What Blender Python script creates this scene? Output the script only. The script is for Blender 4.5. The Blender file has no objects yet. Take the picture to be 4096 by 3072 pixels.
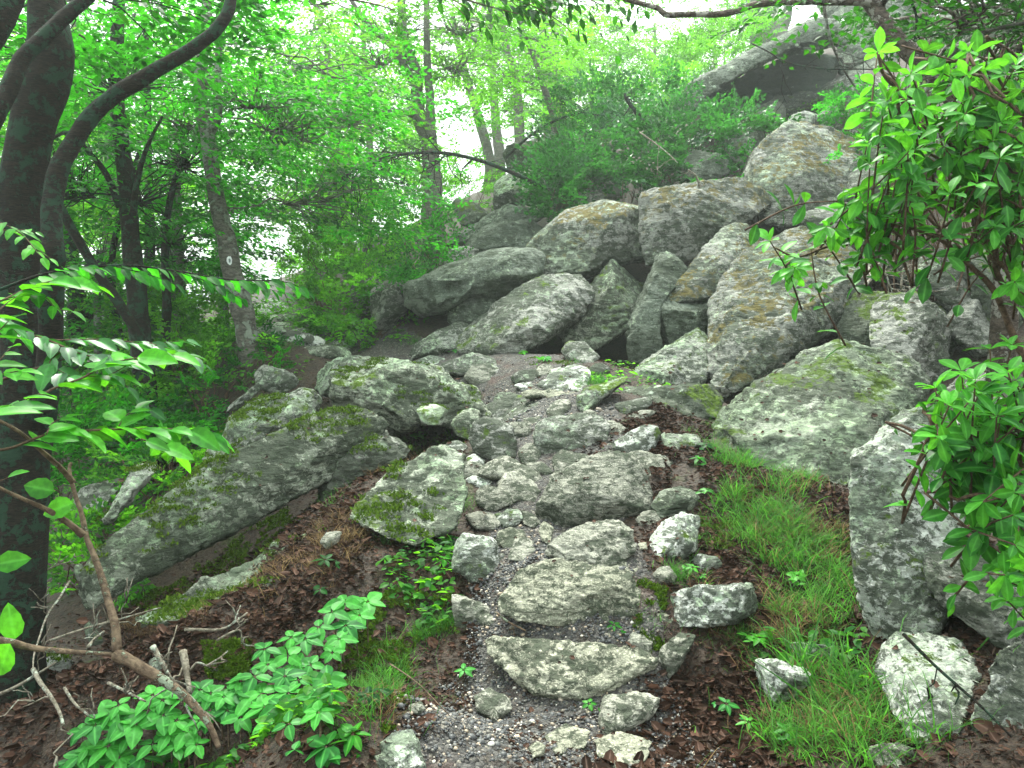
import bpy, bmesh, math, random
import numpy as np
from mathutils import Vector
C = bpy.context
SC = C.scene
R = math.radians

# ---------------------------------------------------------------- camera
CAMZ, PITCH, FPX = 1.6, R(-6.0), 800.0
cam = bpy.data.cameras.new("camera")
cam.sensor_width = 36.0
cam.lens = FPX / 1024 * 36
cam.clip_start = 0.05
cam.clip_end = 2000
camo = bpy.data.objects.new("camera", cam)
SC.collection.objects.link(camo)
camo.location = (0, 0, CAMZ)
camo.rotation_euler = (R(90) + PITCH, 0, 0)
SC.camera = camo
# ---------------------------------------------------------------- world, sun, exposure
SUN_EL, SUN_AZ = R(56), R(-14)      # azimuth measured from +Y (ahead) towards +X
W = bpy.data.worlds.new("World")
SC.world = W
W.use_nodes = True
nt = W.node_tree
nt.nodes.clear()
sky = nt.nodes.new('ShaderNodeTexSky')
sky.sky_type = 'NISHITA'
sky.sun_disc = False
sky.sun_elevation = SUN_EL
sky.sun_rotation = SUN_AZ
sky.dust_density = 6
sky.air_density = 1.0
mixw = nt.nodes.new('ShaderNodeMix')
mixw.data_type = 'RGBA'
mixw.inputs[0].default_value = 0.80
mixw.inputs[7].default_value = (11.2, 12.3, 12.0, 1)    # the flat white of the overcast
bg = nt.nodes.new('ShaderNodeBackground')
bg.inputs[1].default_value = 0.085
out = nt.nodes.new('ShaderNodeOutputWorld')
nt.links.new(sky.outputs[0], mixw.inputs[6])
# an overcast sky is about three times as bright overhead as at the horizon
tcw = nt.nodes.new('ShaderNodeTexCoord'); sxw = nt.nodes.new('ShaderNodeSeparateXYZ'); nt.links.new(tcw.outputs['Generated'], sxw.inputs[0])
mrw = nt.nodes.new('ShaderNodeMapRange'); nt.links.new(sxw.outputs[2], mrw.inputs[0])
for i_, v_ in enumerate((0.0, 1.0, 0.42, 1.9)): mrw.inputs[i_ + 1].default_value = v_
vmw = nt.nodes.new('ShaderNodeVectorMath'); vmw.operation = 'SCALE'
nt.links.new(mixw.outputs[2], vmw.inputs[0]); nt.links.new(mrw.outputs[0], vmw.inputs['Scale'])
nt.links.new(vmw.outputs[0], bg.inputs[0])
nt.links.new(bg.outputs[0], out.inputs[0])
sl = bpy.data.lights.new("sun", 'SUN')
sl.energy = 2.4
sl.angle = R(24)
sl.color = (0.97, 1.0, 0.88)
so = bpy.data.objects.new("sun", sl)
SC.collection.objects.link(so)
sd = Vector((math.sin(SUN_AZ) * math.cos(SUN_EL), math.cos(SUN_AZ) * math.cos(SUN_EL), math.sin(SUN_EL)))
so.rotation_euler = (-sd).to_track_quat('-Z', 'Y').to_euler()
so.location = (0, 0, 40)
SC.view_settings.view_transform = 'Standard'
SC.view_settings.look = 'None'
SC.view_settings.exposure = 1.75
SC.view_settings.gamma = 1
SC.render.engine = 'CYCLES'
SC.cycles.use_denoising = True
SC.cycles.max_bounces = 6
SC.cycles.diffuse_bounces = 3
SC.cycles.glossy_bounces = 2
SC.cycles.transmission_bounces = 4
SC.cycles.volume_bounces = 1
SC.cycles.transparent_max_bounces = 6
SC.cycles.sample_clamp_indirect = 4
SC.cycles.caustics_reflective = False
SC.cycles.caustics_refractive = False

rng = np.random.default_rng(7)

# ---------------------------------------------------------------- pixel -> point
CP, SP = math.cos(PITCH), math.sin(PITCH)
def P(px, py, d):
    x = (px - 512) / FPX * d
    y = (384 - py) / FPX * d
    return np.array((x, d * CP - y * SP, CAMZ + y * CP + d * SP))
def winv(x, y, z):
    dy, dz = y, z - CAMZ
    d = dy * CP + dz * SP; h = -dy * SP + dz * CP
    return 512 + x / d * FPX, 384 - h / d * FPX, d
def Parr(a):
    a = np.asarray(a, float)
    d = a[:, 2]
    x = (a[:, 0] - 512) / FPX * d
    y = (384 - a[:, 1]) / FPX * d
    return np.stack((x, d * CP - y * SP, CAMZ + y * CP + d * SP), 1)
# crops of the photograph that the outlines were read from: origin and scale
CR = {'A': (0, 0, .1658), 'B': (300, 0, .1695), 'C': (625, 0, .1809), 'D': (0, 250, .1658), 'E': (325, 225, .1658),
      'F': (625, 225, .1809), 'G': (0, 493, .1695), 'H': (350, 493, .1658), 'I': (649, 493, .1695), 'Z': (0, 0, .4629), 'P': (0, 0, 1.0)}
def px(crop, s):
    ox, oy, k = CR[crop]
    v = [float(t) for t in s.replace(',', ' ').split()]
    return [(ox + v[i] * k, oy + v[i + 1] * k) for i in range(0, len(v), 2)]

# ---------------------------------------------------------------- noise
def _hash(ix, iy, iz, s):
    n = (ix * 374761393 + iy * 668265263 + iz * 1274126177 + s * 974634777) & 0xFFFFFFFF
    n = ((n ^ (n >> 13)) * 1274126177) & 0xFFFFFFFF
    n = ((n ^ (n >> 16)) * 2246822519) & 0xFFFFFFFF
    return ((n ^ (n >> 15)) & 0xFFFFFF) / 8388607.5 - 1.0
def vnoise(p, s=0):
    f = np.floor(p).astype(np.int64)
    t = p - f
    t = t * t * t * (t * (t * 6 - 15) + 10)
    r = 0
    for dx in (0, 1):
        wx = t[:, 0] if dx else 1 - t[:, 0]
        for dy in (0, 1):
            wy = t[:, 1] if dy else 1 - t[:, 1]
            for dz in (0, 1):
                wz = t[:, 2] if dz else 1 - t[:, 2]
                r = r + wx * wy * wz * _hash(f[:, 0] + dx, f[:, 1] + dy, f[:, 2] + dz, s)
    return r
def fbm(p, octv=4, s=0, gain=.5):
    a, r = 1.0, 0
    for o in range(octv):
        r = r + a * vnoise(p * 2.03 ** o + o * 17.3, s + o)
        a *= gain
    return r
def fbm2(x, y, sc, octv=4, s=0):
    return fbm(np.stack((x * sc, y * sc, np.zeros_like(x) + .37), 1), octv, s)

# ---------------------------------------------------------------- terrain
_ctl_px = [
 (560,768,2.68),(575,690,3.12),(570,600,3.75),(560,530,4.5),(560,450,5.6),(560,400,6.8),(540,365,8.3),(500,354,9.2),(420,356,9.8),(340,352,10.6),
 (300,336,12.8),(275,318,16),(262,302,22),(255,290,32),
 (700,768,2.6),(700,640,3.35),(700,540,4.3),(700,470,5.2),(690,430,6.0),(650,390,7.3),(620,370,8.3),
 (850,768,2.5),(850,650,3.15),(800,500,4.8),(1000,768,2.25),(1020,650,2.8),(960,620,3.1,0.15),(1000,540,3.8,0.25),
 (780,450,5.7,0.1),(900,430,5.6,0.35),(1000,400,5.8,0.35),(860,330,7.8,0.7),(950,310,7.6,0.6),(1040,270,7.6,0.4),(720,330,8.8,0.7),(640,320,9.8,0.6),(560,320,10.4,0.5),
 (800,230,10.3,0.7),(900,200,10.3,0.6),(1020,120,11),(700,240,11.2,0.8),(600,250,12.2,0.7),(640,190,14.0,0.4),(740,150,14.6,0.3),(700,130,16),(780,125,16),(560,210,16,0.5),(500,230,15,0.6),(640,120,22),(850,60,20),(720,70,26),
 (600,130,28),(480,215,19),(450,240,16),(430,260,14),(400,300,12),(400,330,10.8),(470,345,10),(350,320,13.5),(320,300,18),(300,285,26),
 (430,400,7.4,0.5),(400,500,4.9),(330,560,4.2),(250,600,3.95),(430,620,3.6),(400,700,3.0),(300,700,3.1),(200,700,3.25),(100,700,3.4),(330,768,2.6),(150,768,2.8),(480,560,4.1),(480,700,3.05),(345,492,5.1,.15),(150,612,4.05,.2),
 (300,430,6.7,0.45),(330,400,7.8,0.4),(250,440,6.6,0.5),(200,500,5.6,0.6),(130,530,6.2,0.3),(170,440,9),(230,400,8.7),(240,352,9.4),(200,372,11),(150,400,12),(100,420,14),(50,480,12),(0,560,9),(20,700,4.4),(60,600,5.2,0.3),
 (150,360,18),(50,400,20),(150,325,40),(0,350,40)]
_ctl_w = [(0,-3,-.15),(0,0,-.03),(0,1.5,0),(-6,-3,-1.8),(6,-3,1.2),(5,2,1.7),(8,3,3.2),(12,8,5.6),(-4,1,-1),(-8,3,-2.8),(-15,10,-4),(-30,30,-6),(-45,10,-12),(25,20,12),(20,40,12.5),(0,60,7),(-20,60,-1),(45,0,16),(45,60,18),(-45,60,-8),(-40,-15,-12),(40,-15,10),(0,-15,-.8),(10,14,6.6)]
_cp = np.vstack([Parr([c_[:3] for c_ in _ctl_px]) - [(0, 0, (c_[3] if len(c_) > 3 else 0)) for c_ in _ctl_px], np.array(_ctl_w, float)])
def _phi(r): return np.sqrt(r * r + 0.35)
_d = np.linalg.norm(_cp[:, None, :2] - _cp[None, :, :2], axis=2)
_n = len(_cp)
_A = np.zeros((_n + 3, _n + 3))
_A[:_n, :_n] = -_phi(_d) + np.eye(_n) * -0.06
_A[:_n, _n:] = np.column_stack((np.ones(_n), _cp[:, :2]))
_A[_n:, :_n] = _A[:_n, _n:].T
_w = np.linalg.solve(_A, np.concatenate((_cp[:, 2], np.zeros(3))))
def terrain0(x, y):
    x = np.clip(np.asarray(x, float), -50, 50).ravel()
    y = np.clip(np.asarray(y, float), -18, 66).ravel()
    r = np.empty_like(x)
    for i in range(0, len(x), 20000):
        s = slice(i, i + 20000)
        d = np.hypot(x[s, None] - _cp[None, :, 0], y[s, None] - _cp[None, :, 1])
        r[s] = -_phi(d) @ _w[:_n] + _w[_n] + _w[_n + 1] * x[s] + _w[_n + 2] * y[s]
    return r
# the trail: centre line and half width
_tr = np.array([P(*c)[:2] for c in [(560,900,2.1),(570,768,2.68),(572,690,3.12),(565,600,3.75),(556,530,4.5),(556,450,5.6),(556,400,6.8),(530,368,8.3),(480,356,9.4),(400,356,10.0),(335,352,10.8),(300,336,12.8),(277,318,16),(264,302,22),(256,290,32)]] )
_tr = np.vstack([[0.0, -6.0], [0.05, 0.0], _tr])
_trw = np.array([.55,.55,.5,.48,.44,.42,.42,.46,.5,.5,.5,.5,.55,.6,.65,.7,.8])
def trail_mask(x, y):
    best = np.full(len(x), 1e9)
    for i in range(len(_tr) - 1):
        a, b = _tr[i], _tr[i + 1]
        ab = b - a
        t = np.clip(((x - a[0]) * ab[0] + (y - a[1]) * ab[1]) / (ab @ ab), 0, 1)
        d = np.hypot(x - a[0] - ab[0] * t, y - a[1] - ab[1] * t)
        w = _trw[i] + (_trw[i + 1] - _trw[i]) * t
        best = np.minimum(best, d / w)
    return 1.0 - best + 0.22 * fbm2(x, y, 3.5, 3, 5)     # > 0 on the trail
def terrain(x, y):
    x = np.asarray(x, float).ravel(); y = np.asarray(y, float).ravel()
    z = terrain0(x, y)
    m = np.clip(trail_mask(x, y) * 2 + .5, 0, 1)
    far = np.clip(np.hypot(x, y) / 12, .6, 3)
    z = z + (1 - .75 * m) * (.05 * far * fbm2(x, y, 1.3 , 4, 1)) + .012 * fbm2(x, y, 9, 3, 2)
    return z - .02 * m
def hit(px_, py_, dmin=1.5, dmax=45):
    ds = dmin * (dmax / dmin) ** np.linspace(0, 1, 500)
    p = Parr(np.stack((np.full(500, px_), np.full(500, py_), ds), 1))
    k = np.nonzero(p[:, 2] < terrain0(p[:, 0], p[:, 1]))[0]
    return float(ds[k[0]]) if len(k) else dmax
def hits(q, dmin=1.5, dmax=45, k=140):
    q = np.asarray(q, float); ds = dmin * (dmax / dmin) ** np.linspace(0, 1, k)
    A3 = np.column_stack((np.repeat(q[:, 0], k), np.repeat(q[:, 1], k), np.tile(ds, len(q))))
    p = Parr(A3); u = (p[:, 2] < terrain0(p[:, 0], p[:, 1])).reshape(len(q), k)
    return np.where(u.any(1), ds[np.argmax(u, 1)], dmax)
def tz(x, y): return float(terrain(np.array([x]), np.array([y]))[0])

# ---------------------------------------------------------------- object helpers
def tag(o, label=None, cat=None, group=None, kind=None):
    if label: o['label'] = label
    if cat: o['category'] = cat
    if group: o['group'] = group
    if kind: o['kind'] = kind
    return o
def empty(name, loc, label, cat, group=None):
    o = bpy.data.objects.new(name, None)
    o.empty_display_size = .1
    SC.collection.objects.link(o)
    o.location = loc
    return tag(o, label, cat, group)
def mesh_np(name, v, f, mat, parent=None, loc=None, attrs=None, smooth=False):
    """v (n,3) in world space, f (m,k) -> one linked object, origin at loc"""
    me = bpy.data.meshes.new(name)
    v = np.asarray(v, np.float32); f = np.asarray(f, np.int32)
    if loc is None and parent is not None: loc = tuple(parent.location)
    if loc is None: loc = (0, 0, 0)
    v = v - np.array(loc, np.float32)
    k = f.shape[1]
    me.vertices.add(len(v)); me.vertices.foreach_set('co', v.ravel())
    me.loops.add(f.size); me.loops.foreach_set('vertex_index', f.ravel())
    me.polygons.add(len(f)); me.polygons.foreach_set('loop_start', np.arange(0, f.size, k, dtype=np.int32))
    me.update(calc_edges=True)
    me.polygons.foreach_set('use_smooth', np.full(len(f), smooth))
    for a, val in (attrs or {}).items():
        at = me.attributes.new(a, 'FLOAT', 'POINT')
        at.data.foreach_set('value', np.asarray(val, np.float32))
    me.materials.append(mat)
    o = bpy.data.objects.new(name, me)
    SC.collection.objects.link(o)
    if parent is not None:
        o.parent = parent
    else:
        o.location = loc
    return o

# tubes -> (v, quads)
def catmull(pts, k=5):
    p = np.asarray(pts, float)
    if len(p) < 3: 
        t = np.linspace(0, 1, k + 1)[:, None]
        return p[0] * (1 - t) + p[-1] * t
    q = np.vstack([2 * p[0] - p[1], p, 2 * p[-1] - p[-2]])
    o = []
    for i in range(1, len(q) - 2):
        for j in range(k):
            t = j / k
            a, b, c_, d = q[i - 1], q[i], q[i + 1], q[i + 2]
            o.append(.5 * (2 * b + (c_ - a) * t + (2 * a - 5 * b + 4 * c_ - d) * t * t + (3 * b - a - 3 * c_ + d) * t ** 3))
    o.append(p[-1])
    return np.array(o)
def tube(pts, rad, n=8, wob=0., seed=0):
    p = np.asarray(pts, float); m = len(p)
    rad = np.asarray(rad, float) * np.ones(m)
    t = np.gradient(p, axis=0); t /= np.linalg.norm(t, axis=1)[:, None] + 1e-9
    u = np.cross(t[0], (0.3, 1, .2)); u /= np.linalg.norm(u)
    V = []
    ang = np.arange(n) / n * 2 * np.pi
    for i in range(m):
        u = u - t[i] * (u @ t[i]); u /= np.linalg.norm(u) + 1e-9
        w = np.cross(t[i], u)
        V.append(p[i] + (np.cos(ang)[:, None] * u + np.sin(ang)[:, None] * w) * rad[i])
    V = np.array(V)
    if wob:
        c = p[:, None, :]
        f = fbm((V.reshape(-1, 3) / (rad.mean() * 2.2)) , 3, seed).reshape(m, n, 1)
        V = c + (V - c) * (1 + wob * f)
    V = np.vstack([V.reshape(-1, 3), p[:1], p[-1:]])
    i, j = np.meshgrid(np.arange(m - 1), np.arange(n), indexing='ij')
    a = i * n + j; b = i * n + (j + 1) % n
    F = np.stack((a, b, b + n, a + n), -1).reshape(-1, 4)
    # caps as degenerate-free quads: pair up the fan
    caps = []
    for base, cidx, fl in ((0, m * n, 1), ((m - 1) * n, m * n + 1, 0)):
        for j in range(0, n, 2):
            q = [base + j, cidx, base + (j + 2) % n, base + (j + 1) % n]
            caps.append(q[::-1] if fl == 0 else q)
    return V, np.vstack([F, np.array(caps)])
class Geo:
    def __init__(s): s.v = []; s.f = []; s.n = 0
    def add(s, vf):
        v, f = vf
        s.v.append(v); s.f.append(np.asarray(f) + s.n); s.n += len(v)
    def get(s): return np.vstack(s.v), np.vstack(s.f)
    def build(s, name, mat, parent=None, loc=None, smooth=True): 
        v, f = s.get()
        return mesh_np(name, v, f, mat, parent, loc, smooth=smooth)
# ---------------------------------------------------------------- materials
def newmat(name):
    m = bpy.data.materials.new(name); m.use_nodes = True
    t = m.node_tree; t.nodes.clear()
    o = t.nodes.new('ShaderNodeOutputMaterial')
    return m, t, o
class NB:
    def __init__(s, t): s.t = t
    def n(s, ty, **k):
        x = s.t.nodes.new(ty)
        for a, v in k.items(): setattr(x, a, v)
        return x
    def l(s, a, b): s.t.links.new(a, b)
    def coord(s, stretch=(1, 1, 1), rot=(0, 0, 0)):
        c = s.n('ShaderNodeTexCoord'); oi = s.n('ShaderNodeObjectInfo')
        m = s.n('ShaderNodeMapping'); m.inputs['Scale'].default_value = stretch; m.inputs['Rotation'].default_value = rot
        ad = s.n('ShaderNodeVectorMath', operation='MULTIPLY_ADD')
        s.l(oi.outputs['Random'], ad.inputs[0]); ad.inputs[1].default_value = (37, 19, 53)
        s.l(c.outputs['Object'], ad.inputs[2]); s.l(ad.outputs[0], m.inputs[0])
        return m.outputs[0]
    def noise(s, co, sc, det=4, ro=.55, dist=0):
        x = s.n('ShaderNodeTexNoise'); s.l(co, x.inputs['Vector'])
        x.inputs['Scale'].default_value = sc; x.inputs['Detail'].default_value = det; x.inputs['Roughness'].default_value = ro
        x.inputs['Distortion'].default_value = dist
        return x.outputs['Fac']
    def ramp(s, f, a, b, va=0., vb=1.):
        x = s.n('ShaderNodeMapRange'); s.l(f, x.inputs[0])
        for i, v in enumerate((a, b, va, vb)): x.inputs[i + 1].default_value = v
        x.interpolation_type = 'SMOOTHSTEP'
        return x.outputs[0]
    def mul(s, a, b, op='MULTIPLY'):
        x = s.n('ShaderNodeMath', operation=op)
        for i, v in enumerate((a, b)):
            if isinstance(v, (int, float)): x.inputs[i].default_value = v
            else: s.l(v, x.inputs[i])
        return x.outputs[0]
    def mix(s, f, a, b):
        x = s.n('ShaderNodeMix', data_type='RGBA')
        if isinstance(f, (int, float)): x.inputs[0].default_value = f
        else: s.l(f, x.inputs[0])
        for i, v in ((6, a), (7, b)):
            if isinstance(v, tuple): x.inputs[i].default_value = (*v, 1)
            else: s.l(v, x.inputs[i])
        return x.outputs[2]
    def bump(s, h, st, dist):
        x = s.n('ShaderNodeBump'); s.l(h, x.inputs['Height']); x.inputs['Strength'].default_value = st; x.inputs['Distance'].default_value = dist
        return x.outputs[0]
    def up(s, nrm=None):
        g = s.n('ShaderNodeNewGeometry'); v = s.n('ShaderNodeSeparateXYZ'); s.l(g.outputs['Normal'], v.inputs[0])
        return v.outputs[2]

def rock_mat(name, base=(.20, .195, .18), base2=(.30, .29, .27), lich=.5, lichc=(.42, .50, .36), dark=.4, ochre=0., moss=.2,
             strata=.4, scale=1., stain=(.035, .035, .028), rot=(0, R(28), 0)):
    m, t, o = newmat(name); b = NB(t)
    co = b.coord()
    st = b.coord((1, 1, 5), rot)
    n1 = b.noise(co, 2.2 * scale, 5, .6)
    col = b.mix(b.ramp(n1, .35, .65), base, base2)
    # foliation streaks
    ns = b.noise(st, 6 * scale, 5, .65, .6)
    col = b.mix(b.mul(b.ramp(ns, .46, .62), strata), col, tuple(x * .45 for x in base))
    # fine speckle
    sp = b.noise(co, 60 * scale, 2, .6)
    col = b.mix(b.ramp(sp, .52, .68, 0, .5), col, tuple(min(1, x * 1.9) for x in base2))
    # dark algae stains: mid-scale mottling with a ragged edge
    st3 = b.coord((1, 1, 1.5), rot)
    nd = b.noise(st3, 10 * scale, 7, .76, .4)
    nd2 = b.noise(co, 1.7 * scale, 3, .5)
    dk = b.mul(b.ramp(b.mul(nd, b.mul(nd2, .5), 'ADD'), .80 - .12 * dark, .86 - .12 * dark), 1.0 if dark > 0 else 0.)
    col = b.mix(b.mul(dk, .88), col, stain)
    # crustose lichen patches
    v = b.n('ShaderNodeTexVoronoi'); wv = b.n('ShaderNodeVectorMath', operation='MULTIPLY_ADD')
    nz = b.n('ShaderNodeTexNoise'); b.l(co, nz.inputs['Vector']); nz.inputs['Scale'].default_value = 14 * scale; nz.inputs['Detail'].default_value = 4
    b.l(nz.outputs['Color'], wv.inputs[0]); wv.inputs[1].default_value = (.11, .11, .11); b.l(co, wv.inputs[2])
    b.l(wv.outputs[0], v.inputs['Vector']); v.inputs['Scale'].default_value = 13 * scale; v.inputs['Randomness'].default_value = 1
    sc_ = b.n('ShaderNodeSeparateColor'); b.l(v.outputs['Color'], sc_.inputs[0])
    region = b.noise(co, 1.6 * scale, 4, .6)
    oi = b.n('ShaderNodeObjectInfo'); rv = oi.outputs['Random']
    thr = b.mul(b.ramp(region, .35, .7), b.mul(b.ramp(rv, 0, 1, .6, 1.35), lich))
    pat = b.mul(b.ramp(v.outputs['Distance'], .50, .36), b.ramp(b.mul(thr, sc_.outputs[0], 'SUBTRACT'), -.02, .02))
    nl = b.noise(co, 34 * scale, 5, .75)
    pat2 = b.ramp(b.mul(nl, b.mul(thr, .35), 'ADD'), .64, .69)
    up = b.up()
    upm = b.ramp(up, -.35, .35)
    lc = b.mix(sc_.outputs[1], lichc, tuple(x * .72 for x in (lichc[0], lichc[1] * .95, lichc[2] * 1.1)))
    lf = b.mul(b.mul(pat, pat2, 'MAXIMUM'), upm)
    lf = b.mul(lf, b.ramp(nd, .50, .44, .25, 1))
    col = b.mix(b.mul(lf, .9), col, lc)
    if ochre:
        no = b.noise(co, 13 * scale, 4, .7); no2 = b.noise(co, 2.1 * scale, 2, .5)
        of = b.mul(b.ramp(b.mul(no, b.mul(no2, .6), 'ADD'), .88 - .14 * ochre, .93 - .14 * ochre), b.ramp(up, .15, .6))
        col = b.mix(b.mul(of, .85), col, b.mix(sp, (.16, .105, .022), (.075, .06, .018)))
    if moss:
        nm = b.noise(co, 5 * scale, 5, .7); nm2 = b.noise(co, 1.3 * scale, 2, .5)
        mf = b.mul(b.mul(b.ramp(b.mul(nm, b.mul(nm2, .7), 'ADD'), .98 - .2 * moss, 1.04 - .2 * moss), b.ramp(up, .0, .5)), b.ramp(b.noise(co, 26 * scale, 4, .7), .36, .52, .15, 1))
        col = b.mix(mf, col, b.mix(sp, (.05, .10, .008), (.10, .13, .02)))
    rv2 = b.mul(b.mul(rv, 7.31), 1., 'FRACT')
    hs = b.n('ShaderNodeHueSaturation'); hs.inputs['Saturation'].default_value = 1.12; b.l(b.ramp(rv2, 0, 1, .8, 1.22), hs.inputs['Value']); b.l(col, hs.inputs['Color']); col = b.mix(.12, hs.outputs[0], (.13, .22, .12))
    h = b.mul(b.mul(b.mul(nd, .5), b.mul(ns, .9), 'ADD'), b.mul(sp, .12), 'ADD')
    h = b.mul(h, b.mul(lf, .12), 'ADD')
    p = b.n('ShaderNodeBsdfPrincipled'); b.l(col, p.inputs['Base Color'])
    p.inputs['Roughness'].default_value = .85; p.inputs['Specular IOR Level'].default_value = .15
    h = b.mul(h, b.mul(dk, -.12), 'ADD')
    b.l(b.bump(h, 1.0, .07 / scale), p.inputs['Normal'])
    b.l(p.outputs[0], o.inputs[0])
    return m

M = {}
M['rock'] = rock_mat('rock_grey', lich=.45, dark=.85, ochre=.0, moss=.05)
M['rock_bare'] = rock_mat('rock_bare', base=(.095, .105, .09), base2=(.16, .17, .145), lich=.35, dark=.5, moss=.0, scale=.9)
M['rock_ochre'] = rock_mat('rock_ochre', base=(.17, .165, .155), base2=(.30, .29, .27), lich=.75, lichc=(.44, .52, .37), dark=.8, ochre=.36, moss=0)
M['rock_lichen'] = rock_mat('rock_lichen', base=(.24, .24, .22), base2=(.38, .38, .34), lich=1.0, lichc=(.48, .62, .40), dark=.7, moss=.1)
M['rock_pale'] = rock_mat('rock_pale', base=(.40, .40, .37), base2=(.62, .62, .58), lich=.9, lichc=(.58, .70, .50), dark=.55, moss=.1, scale=1.9, strata=.15)
M['rock_recess_shade'] = rock_mat('rock_recess_shade', base=(.018, .019, .02), base2=(.035, .036, .036), lich=.05, dark=.2, moss=0)  # dark rock taken near black: the shade under the overhang is painted in
M['rock_white'] = rock_mat('rock_white', base=(.42, .42, .39), base2=(.66, .66, .62), lich=.8, lichc=(.60, .72, .52), dark=.85, moss=.1, scale=1.5)
M['rock_mossy'] = rock_mat('rock_mossy', base=(.20, .21, .17), base2=(.36, .37, .31), lich=1.0, lichc=(.46, .58, .38), dark=.95, moss=.24)
M['rock_mottled'] = rock_mat('rock_mottled', base=(.21, .215, .18), base2=(.36, .37, .32), lich=.95, lichc=(.44, .54, .36), dark=.95, moss=.28)
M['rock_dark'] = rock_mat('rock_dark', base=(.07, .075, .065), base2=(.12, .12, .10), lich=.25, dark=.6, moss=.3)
M['rock_tan'] = rock_mat('rock_tan', base=(.20, .19, .165), base2=(.36, .34, .30), lich=.15, lichc=(.45, .46, .38), dark=.55, moss=.0, strata=.8, scale=1.8)
M['rock_step'] = rock_mat('rock_step', base=(.20, .19, .155), base2=(.37, .35, .29), lich=.0, dark=.3, moss=.0, strata=1., scale=2.0, rot=(0, R(-12), R(10)))

def leaf_mat(name, c1, c2, tr, trf=.5, rough=.45, spec=.18):
    m, t, o = newmat(name); b = NB(t)
    at = b.n('ShaderNodeAttribute'); at.attribute_name = 'tone'
    col = b.mix(at.outputs['Fac'], c1, c2)
    tcol = b.mix(at.outputs['Fac'], tuple(x * .38 for x in tr), tuple(min(1, x * 1.1) for x in tr))
    va = b.n('ShaderNodeAttribute'); va.attribute_name = 'vein'; vf = b.mul(b.mul(va.outputs['Fac'], 5, 'POWER'), .45)
    g = b.n('ShaderNodeNewGeometry'); nz = b.noise(g.outputs['Position'], 38, 3, .6)
    nf = b.ramp(nz, .3, .7, .72, 1.2)
    for nm_ in ('c', 't'):
        hs = b.n('ShaderNodeHueSaturation'); b.l(col if nm_ == 'c' else tcol, hs.inputs['Color']); b.l(nf, hs.inputs['Value'])
        if nm_ == 'c': col = b.mix(vf, hs.outputs[0], tuple(min(1, x * 1.6 + .05) for x in c2))
        else: tcol = hs.outputs[0]
    d = b.n('ShaderNodeBsdfPrincipled'); b.l(col, d.inputs['Base Color']); d.inputs['Roughness'].default_value = rough
    d.inputs['Specular IOR Level'].default_value = spec
    tb = b.n('ShaderNodeBsdfTranslucent'); b.l(tcol, tb.inputs['Color'])
    mx = b.n('ShaderNodeMixShader'); mx.inputs[0].default_value = trf
    b.l(d.outputs[0], mx.inputs[1]); b.l(tb.outputs[0], mx.inputs[2]); b.l(mx.outputs[0], o.inputs[0])
    return m
M['leaf_canopy'] = leaf_mat('leaf_canopy', (.004, .045, .010), (.022, .15, .012), (.07, .50, .016), .55)
M['leaf_light'] = leaf_mat('leaf_light', (.010, .10, .014), (.055, .21, .016), (.22, .68, .025), .6)
M['leaf_dark'] = leaf_mat('leaf_dark', (.004, .030, .006), (.014, .080, .008), (.05, .28, .006), .38)
M['leaf_laurel'] = leaf_mat('leaf_laurel', (.008, .06, .016), (.04, .20, .03), (.07, .38, .03), .35, .3, .3)
M['leaf_shrub'] = leaf_mat('leaf_shrub', (.014, .12, .014), (.085, .36, .03), (.18, .66, .03), .45, .4, .2)
M['leaf_near'] = leaf_mat('leaf_near', (.02, .17, .012), (.08, .38, .02), (.18, .68, .02), .5, .4, .25)
M['leaf_creeper'] = leaf_mat('leaf_creeper', (.012, .12, .018), (.055, .30, .035), (.12, .52, .03), .35, .45, .2)
M['grass'] = leaf_mat('grass', (.022, .11, .014), (.09, .25, .03), (.13, .46, .04), .45, .5)
M['straw'] = leaf_mat('straw', (.09, .045, .02), (.26, .17, .07), (.2, .15, .06), .2, .6, .2)
M['moss'] = leaf_mat('moss', (.035, .075, .004), (.10, .16, .012), (.1, .22, .01), .2, .8)
M['litter'] = leaf_mat('litter', (.014, .008, .005), (.085, .042, .028), (.05, .025, .013), .10, .7, .1)

def bark_mat(name, c1, c2, lich, lc, band=3., sc=1.):
    m, t, o = newmat(name); b = NB(t)
    g = b.n('ShaderNodeNewGeometry')
    mp = b.n('ShaderNodeMapping'); b.l(g.outputs['Position'], mp.inputs[0]); mp.inputs['Scale'].default_value = (1, 1, band)
    n1 = b.noise(mp.outputs[0], 12 * sc, 6, .7, .5)
    col = b.mix(b.ramp(n1, .38, .62), c1, c2)
    n2 = b.noise(g.outputs['Position'], 4.5 * sc, 5, .7); n3 = b.noise(g.outputs['Position'], 22 * sc, 3, .6)
    lf = b.mul(b.ramp(b.mul(n2, b.mul(n3, .3), 'ADD'), .76 - .2 * lich, .80 - .2 * lich), 1. if lich else 0.)
    col = b.mix(b.mul(lf, .85), col, b.mix(n3, lc, tuple(x * .6 for x in lc)))
    p = b.n('ShaderNodeBsdfPrincipled'); b.l(col, p.inputs['Base Color']); p.inputs['Roughness'].default_value = .85
    p.inputs['Specular IOR Level'].default_value = .2
    b.l(b.bump(b.mul(n1, lf, 'ADD'), 1., .035 / sc), p.inputs['Normal'])
    b.l(p.outputs[0], o.inputs[0])
    return m
M['bark_dark'] = bark_mat('bark_dark', (.003, .003, .0025), (.028, .021, .014), .5, (.022, .065, .036), 7, 2.2)
M['bark_limb'] = bark_mat('bark_limb', (.008, .007, .005), (.025, .021, .016), .4, (.03, .09, .05), 2)
M['bark_grey'] = bark_mat('bark_grey', (.06, .055, .045), (.15, .14, .12), .45, (.26, .30, .24), 3)
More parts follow.
